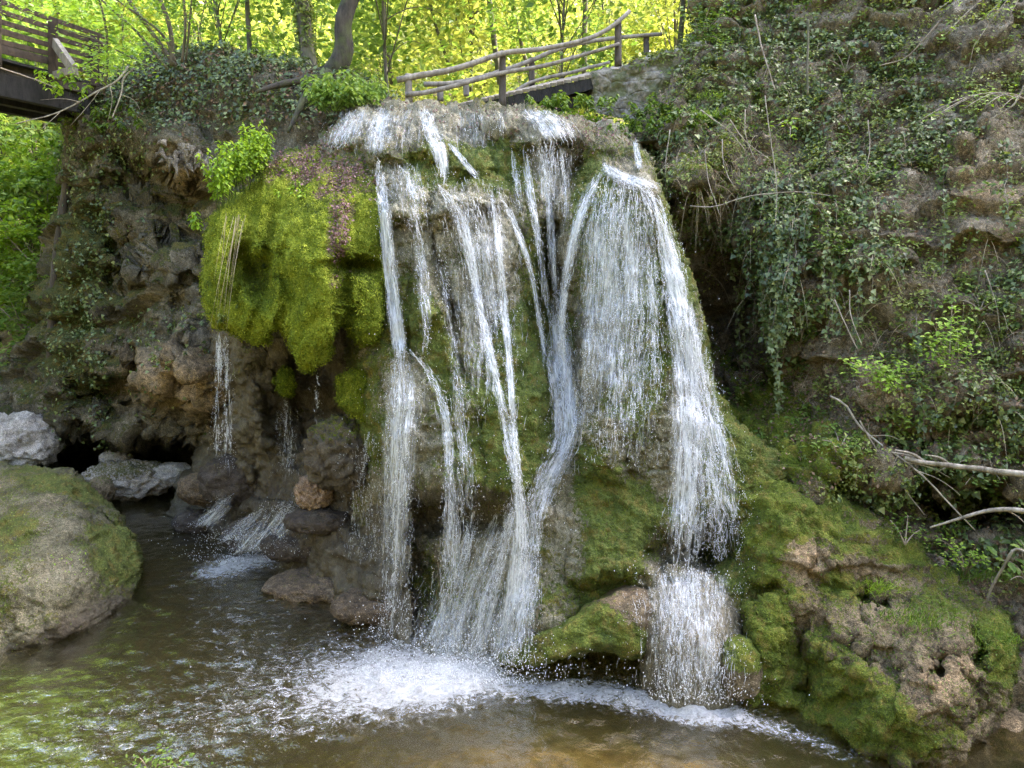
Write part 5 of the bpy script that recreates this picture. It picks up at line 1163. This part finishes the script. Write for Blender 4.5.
# ================================================================== RIGHT BANK COVER
PX, PY = bank_pd['px'], bank_pd['py']
nz = fbm(bank_pd['P'] * .8, 3, 141); nz2 = fbm(bank_pd['P'] * 2.2, 3, 142)
vis = ((PX < 1100) & (PY < 760)).astype(float)
ivy_m = vis * sstep(.0, .25, nz + .55 * blob(PX, PY, 790, 280, 40, 70) + .40 * blob(PX, PY, 740, 60, 60, 80) + .3 * blob(PX, PY, 840, 60, 130, 50) + .22 * blob(PX, PY, 860, 200, 80, 80) + .15 * blob(PX, PY, 980, 400, 70, 60) - .5 * blob(PX, PY, 980, 190, 44, 44) - .5 * blob(PX, PY, 1000, 60, 60, 50) - .6 * blob(PX, PY, 740, 320, 40, 60) - .5 * blob(PX, PY, 780, 430, 70, 60) - .6 * blob(PX, PY, 900, 400, 110, 12)) * sstep(660, 520, PY)
hol = 1 - np.clip(blob(PX, PY, 905, 504, 60, 18, 8, 4) + blob(PX, PY, 1000, 522, 44, 20, 0, 4) + blob(PX, PY, 728, 310, 34, 60, 10, 4), 0, 1)
nz4 = fbm(bank_pd['P'] * 3.2, 3, 149)
ivy_m = ivy_m * hol * sstep(-.12, .16, nz4 + .12)
q, N, i = sample(bank_pd, 30000, ivy_m)
o = leaves('ivy', q + N * rng.uniform(.01, .16, (len(q), 1)), N * .8 + np.array([0, 0, .6]), rng.uniform(.028, .06, len(q)) * (1 + rng.uniform(0, 1, len(q)) ** 2), L_ivy, shape='ivy', jit=.4, spin=rng.normal(np.pi, .7, len(q)), rnd=np.clip(.35 + .9 * nz4.ravel()[i] + rng.normal(0, .2, len(q)), 0, 1))
tag(o, 'dark glossy ivy hanging over the right bank', 'ivy', kind='stuff')
und = vis * sstep(-.05, .3, nz2 + .5 * blob(PX, PY, 700, 40, 50, 60) + .4 * blob(PX, PY, 940, 400, 90, 40) + .4 * blob(PX, PY, 820, 120, 120, 90) + .3 * blob(PX, PY, 980, 330, 60, 60) - .7 * blob(PX, PY, 740, 330, 46, 70) - .4 * blob(PX, PY, 770, 440, 60, 60)) * sstep(680, 560, PY)
und = (und + .12 * vis * sstep(640, 560, PY)) * hol * (.12 + sstep(-.05, .25, fbm(bank_pd['P'] * 3.8, 3, 150)))
q, N, i = sample(bank_pd, 44000, und)
o = leaves('undergrowth', q + N * rng.uniform(.01, .2, (len(q), 1)), N * .5 + np.array([0, -.1, .7]), rng.uniform(.022, .05, len(q)) * (1 + rng.uniform(0, 1, len(q)) ** 2), L_under, shape='simple', jit=.45, rnd=np.clip(.42 + .8 * nz2.ravel()[i] + rng.normal(0, .2, len(q)), 0, 1))
tag(o, 'mixed small green undergrowth on the right bank', 'undergrowth', kind='stuff')
lit = vis * (.15 + blob(PX, PY, 960, 380, 110, 34) + .8 * blob(PX, PY, 960, 440, 80, 20) + .4 * blob(PX, PY, 840, 150, 90, 60) + .7 * blob(PX, PY, 960, 590, 60, 40) + .4 * blob(PX, PY, 800, 400, 50, 30)) * (N is not None)
q, N, i = sample(bank_pd, 14000, lit * np.clip(.4 + bank_pd['n'][..., 2], 0, 1))
tag(leaves('leaf_litter', q + N * .02, N * .6 + np.array([0, 0, .6]), rng.uniform(.03, .075, len(q)), L_litter, jit=.5), 'brown fallen leaves lying on the shelves of the right bank', 'leaf litter', kind='stuff')
# fresh young shoots among the older greenery
sh, shN, _ = sample(bank_pd, 520, vis * hol * sstep(.02, .25, fbm(bank_pd['P'] * 1.4, 3, 152) + .1) * sstep(640, 540, PY))
k_ = rng.integers(0, len(sh), 4600); P_ = sh[k_] + rng.normal(0, 1, (4600, 3)) * np.array([.085, .05, .055]) + shN[k_] * rng.uniform(.05, .22, (4600, 1))
o = leaves('young_shoots', P_, np.tile([0, -.35, 1.], (4600, 1)), rng.uniform(.045, .10, 4600), L_near, shape='oval', jit=.3, rnd=np.clip(rng.normal(.5, .2, 520)[k_] + rng.normal(0, .12, 4600), 0, 1))
tag(o, 'fresh light green shoots sprouting all over the right bank', 'undergrowth', kind='stuff')
# ivy trails that hang clear of the bank, each leaf on a stem
LP, LN, LR = [], [], []; stems_ = MB(); zbk = filled('bank')
for k in range(46):
    x0 = rng.choice([rng.uniform(735, 800), rng.uniform(760, 900), rng.uniform(700, 1010)], p=[.45, .3, .25]); y0 = rng.uniform(150, 300) if x0 < 900 else rng.uniform(40, 330); L = rng.uniform(40, 130); m_ = 26
    yy = np.linspace(y0, y0 + L, m_); xx = x0 + np.cumsum(rng.normal(0, 1.0, m_)); Yv = np.minimum.accumulate(np.array([look(zbk, np.array([a_]), np.array([b_]))[0] for a_, b_ in zip(xx, yy)])) - .10
    Q = at(xx, yy, Yv); stems_.tube(Q, np.full(m_, .004), 4)
    nl = int(L * rng.uniform(.5, 1.1)); f = rng.uniform(0, m_ - 1, nl); c = np.stack([np.interp(f, np.arange(m_), Q[:, j]) for j in range(3)], -1)
    LP.append(c + rng.normal(0, .03, (nl, 3))); LN.append(np.tile([0, -.8, .5], (nl, 1))); LR.append(np.clip(rng.normal(rng.uniform(.25, .85), .15, nl), 0, 1))
LP = np.concatenate(LP); tr = leaves('ivy', LP, np.concatenate(LN), rng.uniform(.03, .065, len(LP)) * (1 + .8 * rng.uniform(0, 1, len(LP)) ** 2), L_ivy, shape='ivy', jit=.35, spin=rng.normal(np.pi, .6, len(LP)), rnd=np.concatenate(LR))
tag(tr, 'ivy trails hanging down the right bank beside the dark hollow', 'ivy', kind='stuff')
stems_.build('ivy_stems', B_twig, tr)
# dry grass and rootlets hanging over the edges
dry = vis * (blob(PX, PY, 685, 160, 34, 34) + .5 * blob(PX, PY, 735, 185, 44, 36) + .35 * blob(PX, PY, 800, 180, 90, 80) + .5 * blob(PX, PY, 900, 330, 60, 40) + .5 * blob(PX, PY, 990, 330, 40, 60) + .04)
q, N, i = sample(bank_pd, 1900, dry)
tag(blades('dry_grass', q + N * .04, N * .7 + np.array([0, 0, .15]) + rng.normal(0, .3, (len(q), 3)), rng.uniform(.18, .55, len(q)), .007, L_dry, droop=1.0, K=7), 'dry grass and rootlets hanging down the right bank', 'dry grass', kind='stuff')
# left cliff: ivy and dead leaves on the knoll, ivy strings on the cliff
CX, CY = cliff_pd['px'], cliff_pd['py']
cn = fbm(cliff_pd['P'] * 1.1, 3, 143)
q, N, i = sample(cliff_pd, 7000, sstep(140, 85, CY) * sstep(-.3, .2, cn + .25) * (CX > 96))
tag(leaves('ivy', q + N * rng.uniform(.0, .18, (len(q), 1)), N * .6 + np.array([0, -.2, .5]), rng.uniform(.05, .10, len(q)), L_ivy, shape='ivy', jit=.5), 'dark ivy and brambles covering the knoll above the left cliff', 'ivy', kind='stuff')
q, N, i = sample(cliff_pd, 3500, sstep(150, 80, CY) * (CX > 96))
tag(leaves('leaf_litter', q + N * .02, N + np.array([0, 0, .4]), rng.uniform(.05, .10, len(q)), L_litter, jit=.5), 'brown leaf litter on the knoll above the left cliff', 'leaf litter', kind='stuff')
st = blob(CX, CY, 92, 270, 14, 110, 12) + .7 * blob(CX, CY, 100, 370, 10, 60) + .6 * blob(CX, CY, 70, 160, 16, 40) + .35 * blob(CX, CY, 175, 330, 40, 20) + .4 * blob(CX, CY, 120, 150, 40, 24) + .08 * sstep(.1, .4, cn)
q, N, i = sample(cliff_pd, 4200, st)
tag(leaves('ivy', q + N * rng.uniform(.01, .15, (len(q), 1)), N + np.array([0, 0, .2]), rng.uniform(.05, .09, len(q)), L_ivy, shape='ivy', jit=.4, spin=rng.normal(np.pi, .7, len(q))), 'strings of dark ivy hanging down the left cliff', 'ivy', kind='stuff')
# crest litter on the dome
DX, DY = dome_pd['px'], dome_pd['py']
q, N, i = sample(dome_pd, 700, sstep(165, 140, DY) + .10)
o = blades('dead_twigs', q + N * .01, N * .5 + rng.normal(0, .6, (len(q), 3)), rng.uniform(.05, .16, len(q)), .007, L_litter, droop=.5, K=4, parent=dome); o['kind'] = 'stuff'
q, N, i = sample(dome_pd, 1500, blob(DX, DY, 330, 150, 26, 20) + .4 * blob(DX, DY, 600, 135, 40, 14) + .2 * blob(DX, DY, 460, 120, 120, 14))
o = leaves('fallen_leaves', q + N * .02, N, rng.uniform(.03, .06, len(q)), L_purple, dome, jit=.6); o['kind'] = 'stuff'
# ground cover on the boulders
for pd, nm, n1, w, m in ((mb_pd, 'boulder_greens', 5200, .15 + blob(mb_pd['px'], mb_pd['py'], 930, 620, 60, 30) + blob(mb_pd['px'], mb_pd['py'], 990, 650, 24, 30) + .6 * blob(mb_pd['px'], mb_pd['py'], 935, 690, 40, 20), L_near), (fb_pd, 'boulder_greens', 3000, .12 + blob(fb_pd['px'], fb_pd['py'], 10, 560, 40, 60) + .6 * blob(fb_pd['px'], fb_pd['py'], 80, 575, 30, 20) + .4 * blob(fb_pd['px'], fb_pd['py'], 30, 500, 50, 20), L_under)):
    q, N, i = sample(pd, n1, w)
    o = leaves('small_greens', q + N * .01, N + np.array([0, 0, .4]), rng.uniform(.015, .034, len(q)), m, (mblock if pd is mb_pd else fboul), jit=.5); o['kind'] = 'stuff'
q, N, i = sample(mb_pd, 24000, np.clip(mb_pd['a']['moss'] - .1, 0, 1) * (mb_pd['py'] < 745))
o = leaves('moss_nap', q + N * .006, N + np.array([0, 0, .3]), rng.uniform(.010, .024, len(q)), L_mossd, mblock, jit=.45, rnd=np.clip(.45 + .9 * fbm(q * 6, 3, 77) + rng.normal(0, .2, len(q)), 0, 1)); o['kind'] = 'stuff'
# grass tufts
def tuft(px, py, Y, n, h, label, lean=(0, -.2, 1), m=L_near, sx=.12, droop=.6):
    p = at(px, py, Y); root = p
    q = p + rng.normal(0, 1, (n, 3)) * np.array([sx, sx * .6, .03])
    _o = tag(blades('grass_tuft', q - p, np.asarray(lean, float) + rng.normal(0, .35 if lean[2] > -.5 else .045, (n, 3)), rng.uniform(.5, 1.1, n) * h, .008 if lean[2] > -.5 else .005, m, droop=droop, K=6), label, 'grass', kind='stuff'); _o.location = p; return _o
zm = filled('block', 'bank')
def onm(px, py): return float(look(zm, np.array([px]), np.array([py]))[0])
tuft(880, 588, onm(880, 588) - .05, 150, .22, 'light green grass tuft over the dark hollow of the mossy boulder', m=L_lime)
tuft(915, 620, onm(915, 620) - .05, 340, .26, 'pale grass tuft on the upper right of the mossy boulder', sx=.22)
tuft(975, 575, onm(975, 575) - .05, 260, .30, 'green grass tuft on the bank right of the bare earth path', sx=.2)
tuft(1000, 640, onm(1000, 640) - .05, 200, .2, 'short grass on the right shoulder of the mossy boulder', sx=.16)
tuft(722, 100, 13.0, 200, .5, 'bright hanging grass clump at the top left of the right bank', m=L_lime, sx=.25, droop=1.)
tuft(712, 118, 12.6, 160, .45, 'yellow green grass clump above the hanging roots', m=L_lime, sx=.2, droop=1.)
tuft(890, 376, onm(890, 376) - .05, 120, .2, 'thin grass on the leafy shelf below the lime sapling', sx=.2)
tuft(236, 216, 10.85, 22, 1.5, 'narrow bundle of straw coloured grass hanging over the left moss lobe', lean=(-.16, -.22, -.9), m=L_dry, sx=.075, droop=.25)

# saplings of the bank
def sapling(base, Yb, sprays, label, m=L_lime, size=.085, nper=40):
    b0 = at(base[0], base[1], Yb); root = empty('sapling', b0, label, 'sapling')
    LP, LN = [], []
    for (x1, y1, Y1) in sprays:
        Y1 = min(Y1, onm(x1, y1) - .12) if base[0] < 1000 and base[1] > 60 and base[1] < 700 else Y1; e = at(x1, y1, Y1); t = np.linspace(0, 1, 10)[:, None]; P = b0 + (e - b0) * t + np.array([0, 0, .12 * np.linalg.norm(e - b0)]) * np.sin(t * 3.14)
        b = MB(); b.tube(P, np.linspace(.011, .004, 10), 5); b.build('branch', B_twig, root)
        f = rng.uniform(.35, 1.08, nper); c = np.stack([np.interp(f, t[:, 0], P[:, k]) for k in range(3)], -1)
        LP.append(c + rng.normal(0, 1, (nper, 3)) * np.array([.10, .10, .035])); LN.append(np.tile([0, -.3, 1.], (nper, 1)))
    leaves('foliage', np.concatenate(LP), np.concatenate(LN), rng.uniform(.6, 1.15, nper * len(sprays)) * size, m, root, shape='oval', jit=.22)
    return root
def yb(px, py, d=.3): return onm(px, py) - d
sapling((948, 372), yb(948, 372, .1), [(930, 320, 9.4), (965, 322, 9.4), (952, 305, 9.6), (925, 345, 9.3), (970, 345, 9.3), (945, 335, 9.3), (940, 362, 9.3)], 'lime green sapling with tiered leaves on the shelf at right')
sapling((880, 395), yb(880, 395, .1), [(850, 362, 9.5), (872, 357, 9.5), (900, 362, 9.5), (915, 368, 9.6), (885, 375, 9.4), (895, 385, 9.4), (880, 366, 9.5)], 'flat spreading lime sapling at the front of the leafy shelf')
sapling((836, 250), yb(836, 250, .1), [(815, 205, 10.8), (836, 200, 10.8), (850, 215, 10.8), (822, 228, 10.7), (815, 245, 10.7), (840, 240, 10.7), (850, 252, 10.7)], 'upright light green seedling amid the ivy in the middle of the bank', L_near, .085)
sapling((862, 185), yb(862, 185), [(842, 165, 11.0), (870, 163, 11.0), (885, 170, 11.), (856, 172, 11.)], 'small light green sprig above the upright seedling', L_near)
for (x0, y0, w, lab) in ((800, 330, 26, 'glossy pale ivy sprig at the foot of the ivy curtain'), (880, 255, 24, 'light green bramble sprig in the middle of the bank'), (905, 155, 22, 'pale green sprig below the yellow green branch'), (760, 75, 26, 'leafy green sprig in the shade of the upper bank'), (845, 60, 26, 'leafy green sprig in the dark upper thicket'), (980, 300, 22, 'small green sprig by the bare rock at right'), (920, 430, 26, 'green bramble sprig over the dark hollow'), (840, 440, 20, 'small green sprig on the mossy shelf right of the fall')):
    sapling((x0, y0 + w * .5), yb(x0, y0 + w * .5, .05), [(x0 + w * math.cos(a_) * rng.uniform(.5, 1), y0 + w * .55 * math.sin(a_) * rng.uniform(.5, 1), 99) for a_ in np.linspace(0, 6.28, 7)[:-1]], lab, L_near, .07, 16)
sapling((790, 130), yb(790, 130), [(778, 126, 11.4), (794, 124, 11.4), (790, 138, 11.4)], 'single pale leaf cluster right of the hanging roots', L_lime, .1, 10)
sapling((1030, 105), yb(1010, 110, .3), [(915, 124, 10.4), (940, 115, 10.4), (965, 108, 10.4), (985, 106, 10.4), (1000, 110, 10.4), (930, 120, 10.3)], 'thin branch of yellow green leaves reaching in from the right edge', L_lime, .075, 18)
sapling((1040, -20), 10.6, [(960, 5, 10.2), (935, 12, 10.2), (985, 20, 10.2), (1010, 15, 10.2), (945, 35, 10.2), (975, 45, 10.2), (1000, 0, 10.2)], 'overhanging twig of big yellow green leaves at the top right corner', L_lime, .10, 9)
sapling((700, 40), 13.0, [(690, 10, 12.8), (715, -5, 12.8), (705, 25, 12.8), (730, 10, 12.6), (690, 40, 12.8), (720, 40, 12.6)], 'fresh green bush at the top left corner of the right bank', L_near, .10, 60)
sapling((1030, 590), 8.6, [(1000, 560, 8.2), (1020, 540, 8.2), (1010, 580, 8.1), (1026, 560, 8.1)], 'big leaved pale green plant cut by the right edge', L_near, .15, 5)
sapling((965, 575), yb(965, 575, .1), [(940, 540, 8.7), (955, 545, 8.7), (975, 548, 8.6), (985, 560, 8.6), (950, 560, 8.6)], 'light green ferny plant under the fallen branch', L_lime, .06, 24)
sapling((905, 545), yb(905, 545, .15), [(890, 520, 9.0), (908, 515, 9.0), (920, 530, 9.)], 'small leafy plant in the hollow above the mossy boulder', L_near, .055, 22)
sapling((985, 480), yb(985, 480, .15), [(960, 462, 8.9), (985, 455, 8.9), (1010, 460, 8.9), (1000, 480, 8.9), (965, 485, 8.9), (940, 470, 9.)], 'low green bramble beside the fallen branch', L_near, .06, 34)
sapling((150, 778), 6.4, [(140, 758, 6.3), (155, 754, 6.3), (165, 764, 6.2), (130, 764, 6.3), (185, 768, 6.2)], 'tip of a small green plant at the bottom edge of the picture', L_near, .05, 22)
sapling((70, 565), 9.9, [(62, 560, 9.85), (76, 558, 9.85), (70, 572, 9.8)], 'small bright plant growing on the lichen boulder', L_lime, .045, 10)

# fallen branches, twigs, hanging stems
def branch(pts, Y, r, label, m=B_dead, side=(), cat='branch', name='fallen_branch'):
    n = 22; p = smooth_path(pts, n, 3); Yv = np.interp(np.linspace(0, 1, n), np.linspace(0, 1, len(Y)), Y); P = at(p[:, 0], p[:, 1], Yv)
    P = P + .02 * np.stack([fbm(P * 2.2 + k * 5, 3, 151) for k in range(3)], -1)
    c = P[n // 2].copy(); b = MB(); b.tube(P - c, np.linspace(r[0], r[1], n) * (1 + .2 * fbm(P * 6, 2, 152)), 7)
    for s_, e_, ry in side:
        q = smooth_path([s_, ((s_[0] + e_[0]) / 2 + 4, (s_[1] + e_[1]) / 2 - 3), e_], 9, 2); b.tube(at(q[:, 0], q[:, 1], np.linspace(ry, ry - .15, 9)) - c, np.linspace(r[1] * .9, r[1] * .3, 9), 5)
    o = b.build(name, m); o.location = c
    return tag(o, label, cat)
branch([(1040, 476), (1000, 472), (960, 466), (930, 464), (905, 458)], (8.3, 8.7, 9.0), (.045, .028), 'thick pale dead branch sticking out over the bank hollow', side=(((950, 466), (925, 455), 8.9), ((925, 463), (895, 450), 9.0)))
branch([(830, 396), (846, 405), (858, 425), (880, 445), (905, 462), (930, 480), (950, 505), (975, 530)], (9.8, 9.4, 9.0, 8.8), (.016, .008), 'thin bent pale twig arching down across the bank', side=(((905, 462), (950, 478), 9.), ((890, 452), (930, 465), 9.1), ((915, 470), (960, 495), 8.9), ((870, 436), (900, 440), 9.2)))
branch([(1035, 512), (1000, 508), (975, 514), (950, 522), (930, 528)], (8.2, 8.5, 8.7), (.035, .012), 'pale crooked branch below the thick dead branch', side=(((1000, 508), (1030, 530), 8.4),))
branch([(1035, 560), (1015, 545), (1005, 565), (990, 590), (985, 610)], (8.1, 8.2, 8.4), (.02, .012), 'brown crooked stick leaning at the right edge')
branch([(860, 420), (880, 455), (905, 490), (925, 515)], (9.4, 9.0), (.010, .005), 'very thin grey twig hanging in front of the dark hollow', B_twig)
branch([(690, 206), (715, 208), (740, 197), (790, 190), (830, 196)], (11.2, 11.0, 10.9), (.010, .006), 'long pale creeper stem running across the hanging roots', B_dead)
branch([(765, 95), (772, 150), (778, 190), (775, 230)], (11.4, 11.0), (.008, .005), 'pale bare vine dangling in the upper bank', B_dead)
branch([(835, 300), (848, 330), (858, 350)], (10.0, 9.8), (.010, .006), 'short grey stem standing among the ivy', B_twig)
branch([(755, 15), (765, 60), (775, 90)], (12.4, 12.0), (.014, .008), 'thin grey stem leaning in the shade at the top of the bank', B_twig)
branch([(808, 20), (807, 60), (808, 95)], (12.2, 12.), (.02, .016), 'upright mossy stem in the upper bank thicket', B_beech)
branch([(940, 20), (920, 45), (905, 60), (880, 66)], (10.6, 11.0), (.010, .006), 'slanting grey twig below the overhanging leaves', B_twig)
branch([(1024, 85), (1015, 105), (1005, 112), (990, 120)], (10.2, 10.4), (.014, .008), 'pale stick near the right edge beside the yellow green leaves', B_dead)
branch([(670, 130), (664, 170), (668, 200), (664, 235)], (11.9, 11.6), (.008, .004), 'long pale stalk hanging beside the right shoulder of the fall', B_dead)
for k, (x0, y0, x1, y1, lab) in enumerate(((705, 150, 720, 215, 'fourth'), (722, 140, 735, 190, ''), (745, 110, 758, 165, ''), (700, 110, 745, 150, ''), (730, 120, 770, 160, ''), (850, 290, 862, 345, ''), (868, 120, 862, 180, ''), (985, 270, 1000, 330, ''))):
    branch([(x0, y0), ((x0 + x1) / 2 + rng.uniform(-8, 8), (y0 + y1) / 2), (x1, y1)], (11.2 if y0 < 250 else 9.8, 10.9 if y0 < 250 else 9.6), (.008, .004), ('bare pale stem', 'thin bare stem')[k % 2] + ' tangled in the ' + ('roots at the upper left of the bank' if k < 5 else 'greenery of the middle bank'), B_dead if k % 2 else B_twig, name='dead_vine') ['group'] = 'bare stems on the right bank'
# bare twigs before the left bridge
branch([(128, 66), (120, 80), (100, 90), (80, 102), (50, 116), (15, 124)], (14.6, 14.2, 13.8), (.02, .008), 'pale bare twig arching in front of the black bridge beams', B_dead, side=(((100, 90), (70, 126), 14.), ((80, 102), (40, 100), 13.9), ((110, 86), (108, 120), 14.2), ((60, 112), (40, 130), 13.8)), name='bare_twig')
branch([(135, 68), (122, 78), (122, 95), (112, 118)], (14.7, 14.4), (.018, .008), 'forked pale twig standing at the end of the timber bridge', B_dead, side=(((122, 95), (140, 110), 14.5),), name='bare_twig')
branch([(0, 68), (30, 78), (56, 88)], (13.2, 13.6), (.012, .006), 'thin grey twig lying along the side of the timber bridge', B_twig, name='bare_twig')
branch([(-30, 752), (0, 655), (30, 649)], (8.6, 9.2, 9.3), (.012, .006), 'thin pale twig on the water at the foot of the lichen boulder', B_dead)
branch([(52, 420), (50, 330), (58, 240), (70, 160), (76, 130)], (16.6, 17., 17.4), (.10, .09), 'dark slim trunk in the left valley beside the cliff', B_dark, name='slim_tree', cat='tree')
# ================================================================== LIGHT
SUN_EL, SUN_AZ = R(46), R(66)      # azimuth clockwise from +y (towards +x)
w = bpy.data.worlds.new('World'); sc.world = w; w.use_nodes = True
nt = w.node_tree; bg = nt.nodes['Background']; sky = nt.nodes.new('ShaderNodeTexSky')
sky.sky_type = 'NISHITA'; sky.sun_disc = False; sky.sun_elevation = SUN_EL; sky.sun_rotation = SUN_AZ; sky.dust_density = 4.; sky.air_density = .8; sky.ozone_density = .6
nt.links.new(sky.outputs[0], bg.inputs[0]); bg.inputs[1].default_value = .15
sl = bpy.data.lights.new('sun', 'SUN'); so = bpy.data.objects.new('sun', sl); COL.objects.link(so)
sl.energy = 2.0; sl.angle = R(.6); sl.color = (1, .95, .84)
d = Vector((math.sin(SUN_AZ) * math.cos(SUN_EL), math.cos(SUN_AZ) * math.cos(SUN_EL), math.sin(SUN_EL)))
so.rotation_euler = d.to_track_quat('Z', 'Y').to_euler(); so.location = (20, 20, 40)
sc.view_settings.view_transform = 'Standard'; sc.view_settings.look = 'None'; sc.view_settings.gamma = 1; sc.view_settings.use_curve_mapping = False
sc.view_settings.exposure = 3.5
sc.render.engine = 'CYCLES'
cy = sc.cycles
cy.max_bounces = 6; cy.transparent_max_bounces = 20; cy.diffuse_bounces = 3; cy.glossy_bounces = 3; cy.transmission_bounces = 4
cy.caustics_reflective = False; cy.caustics_refractive = False; cy.sample_clamp_indirect = 6
cy.use_denoising = True; cy.denoiser = 'OPENIMAGEDENOISE'; cy.denoising_prefilter = 'NONE'; cy.denoising_input_passes = 'RGB_ALBEDO_NORMAL'
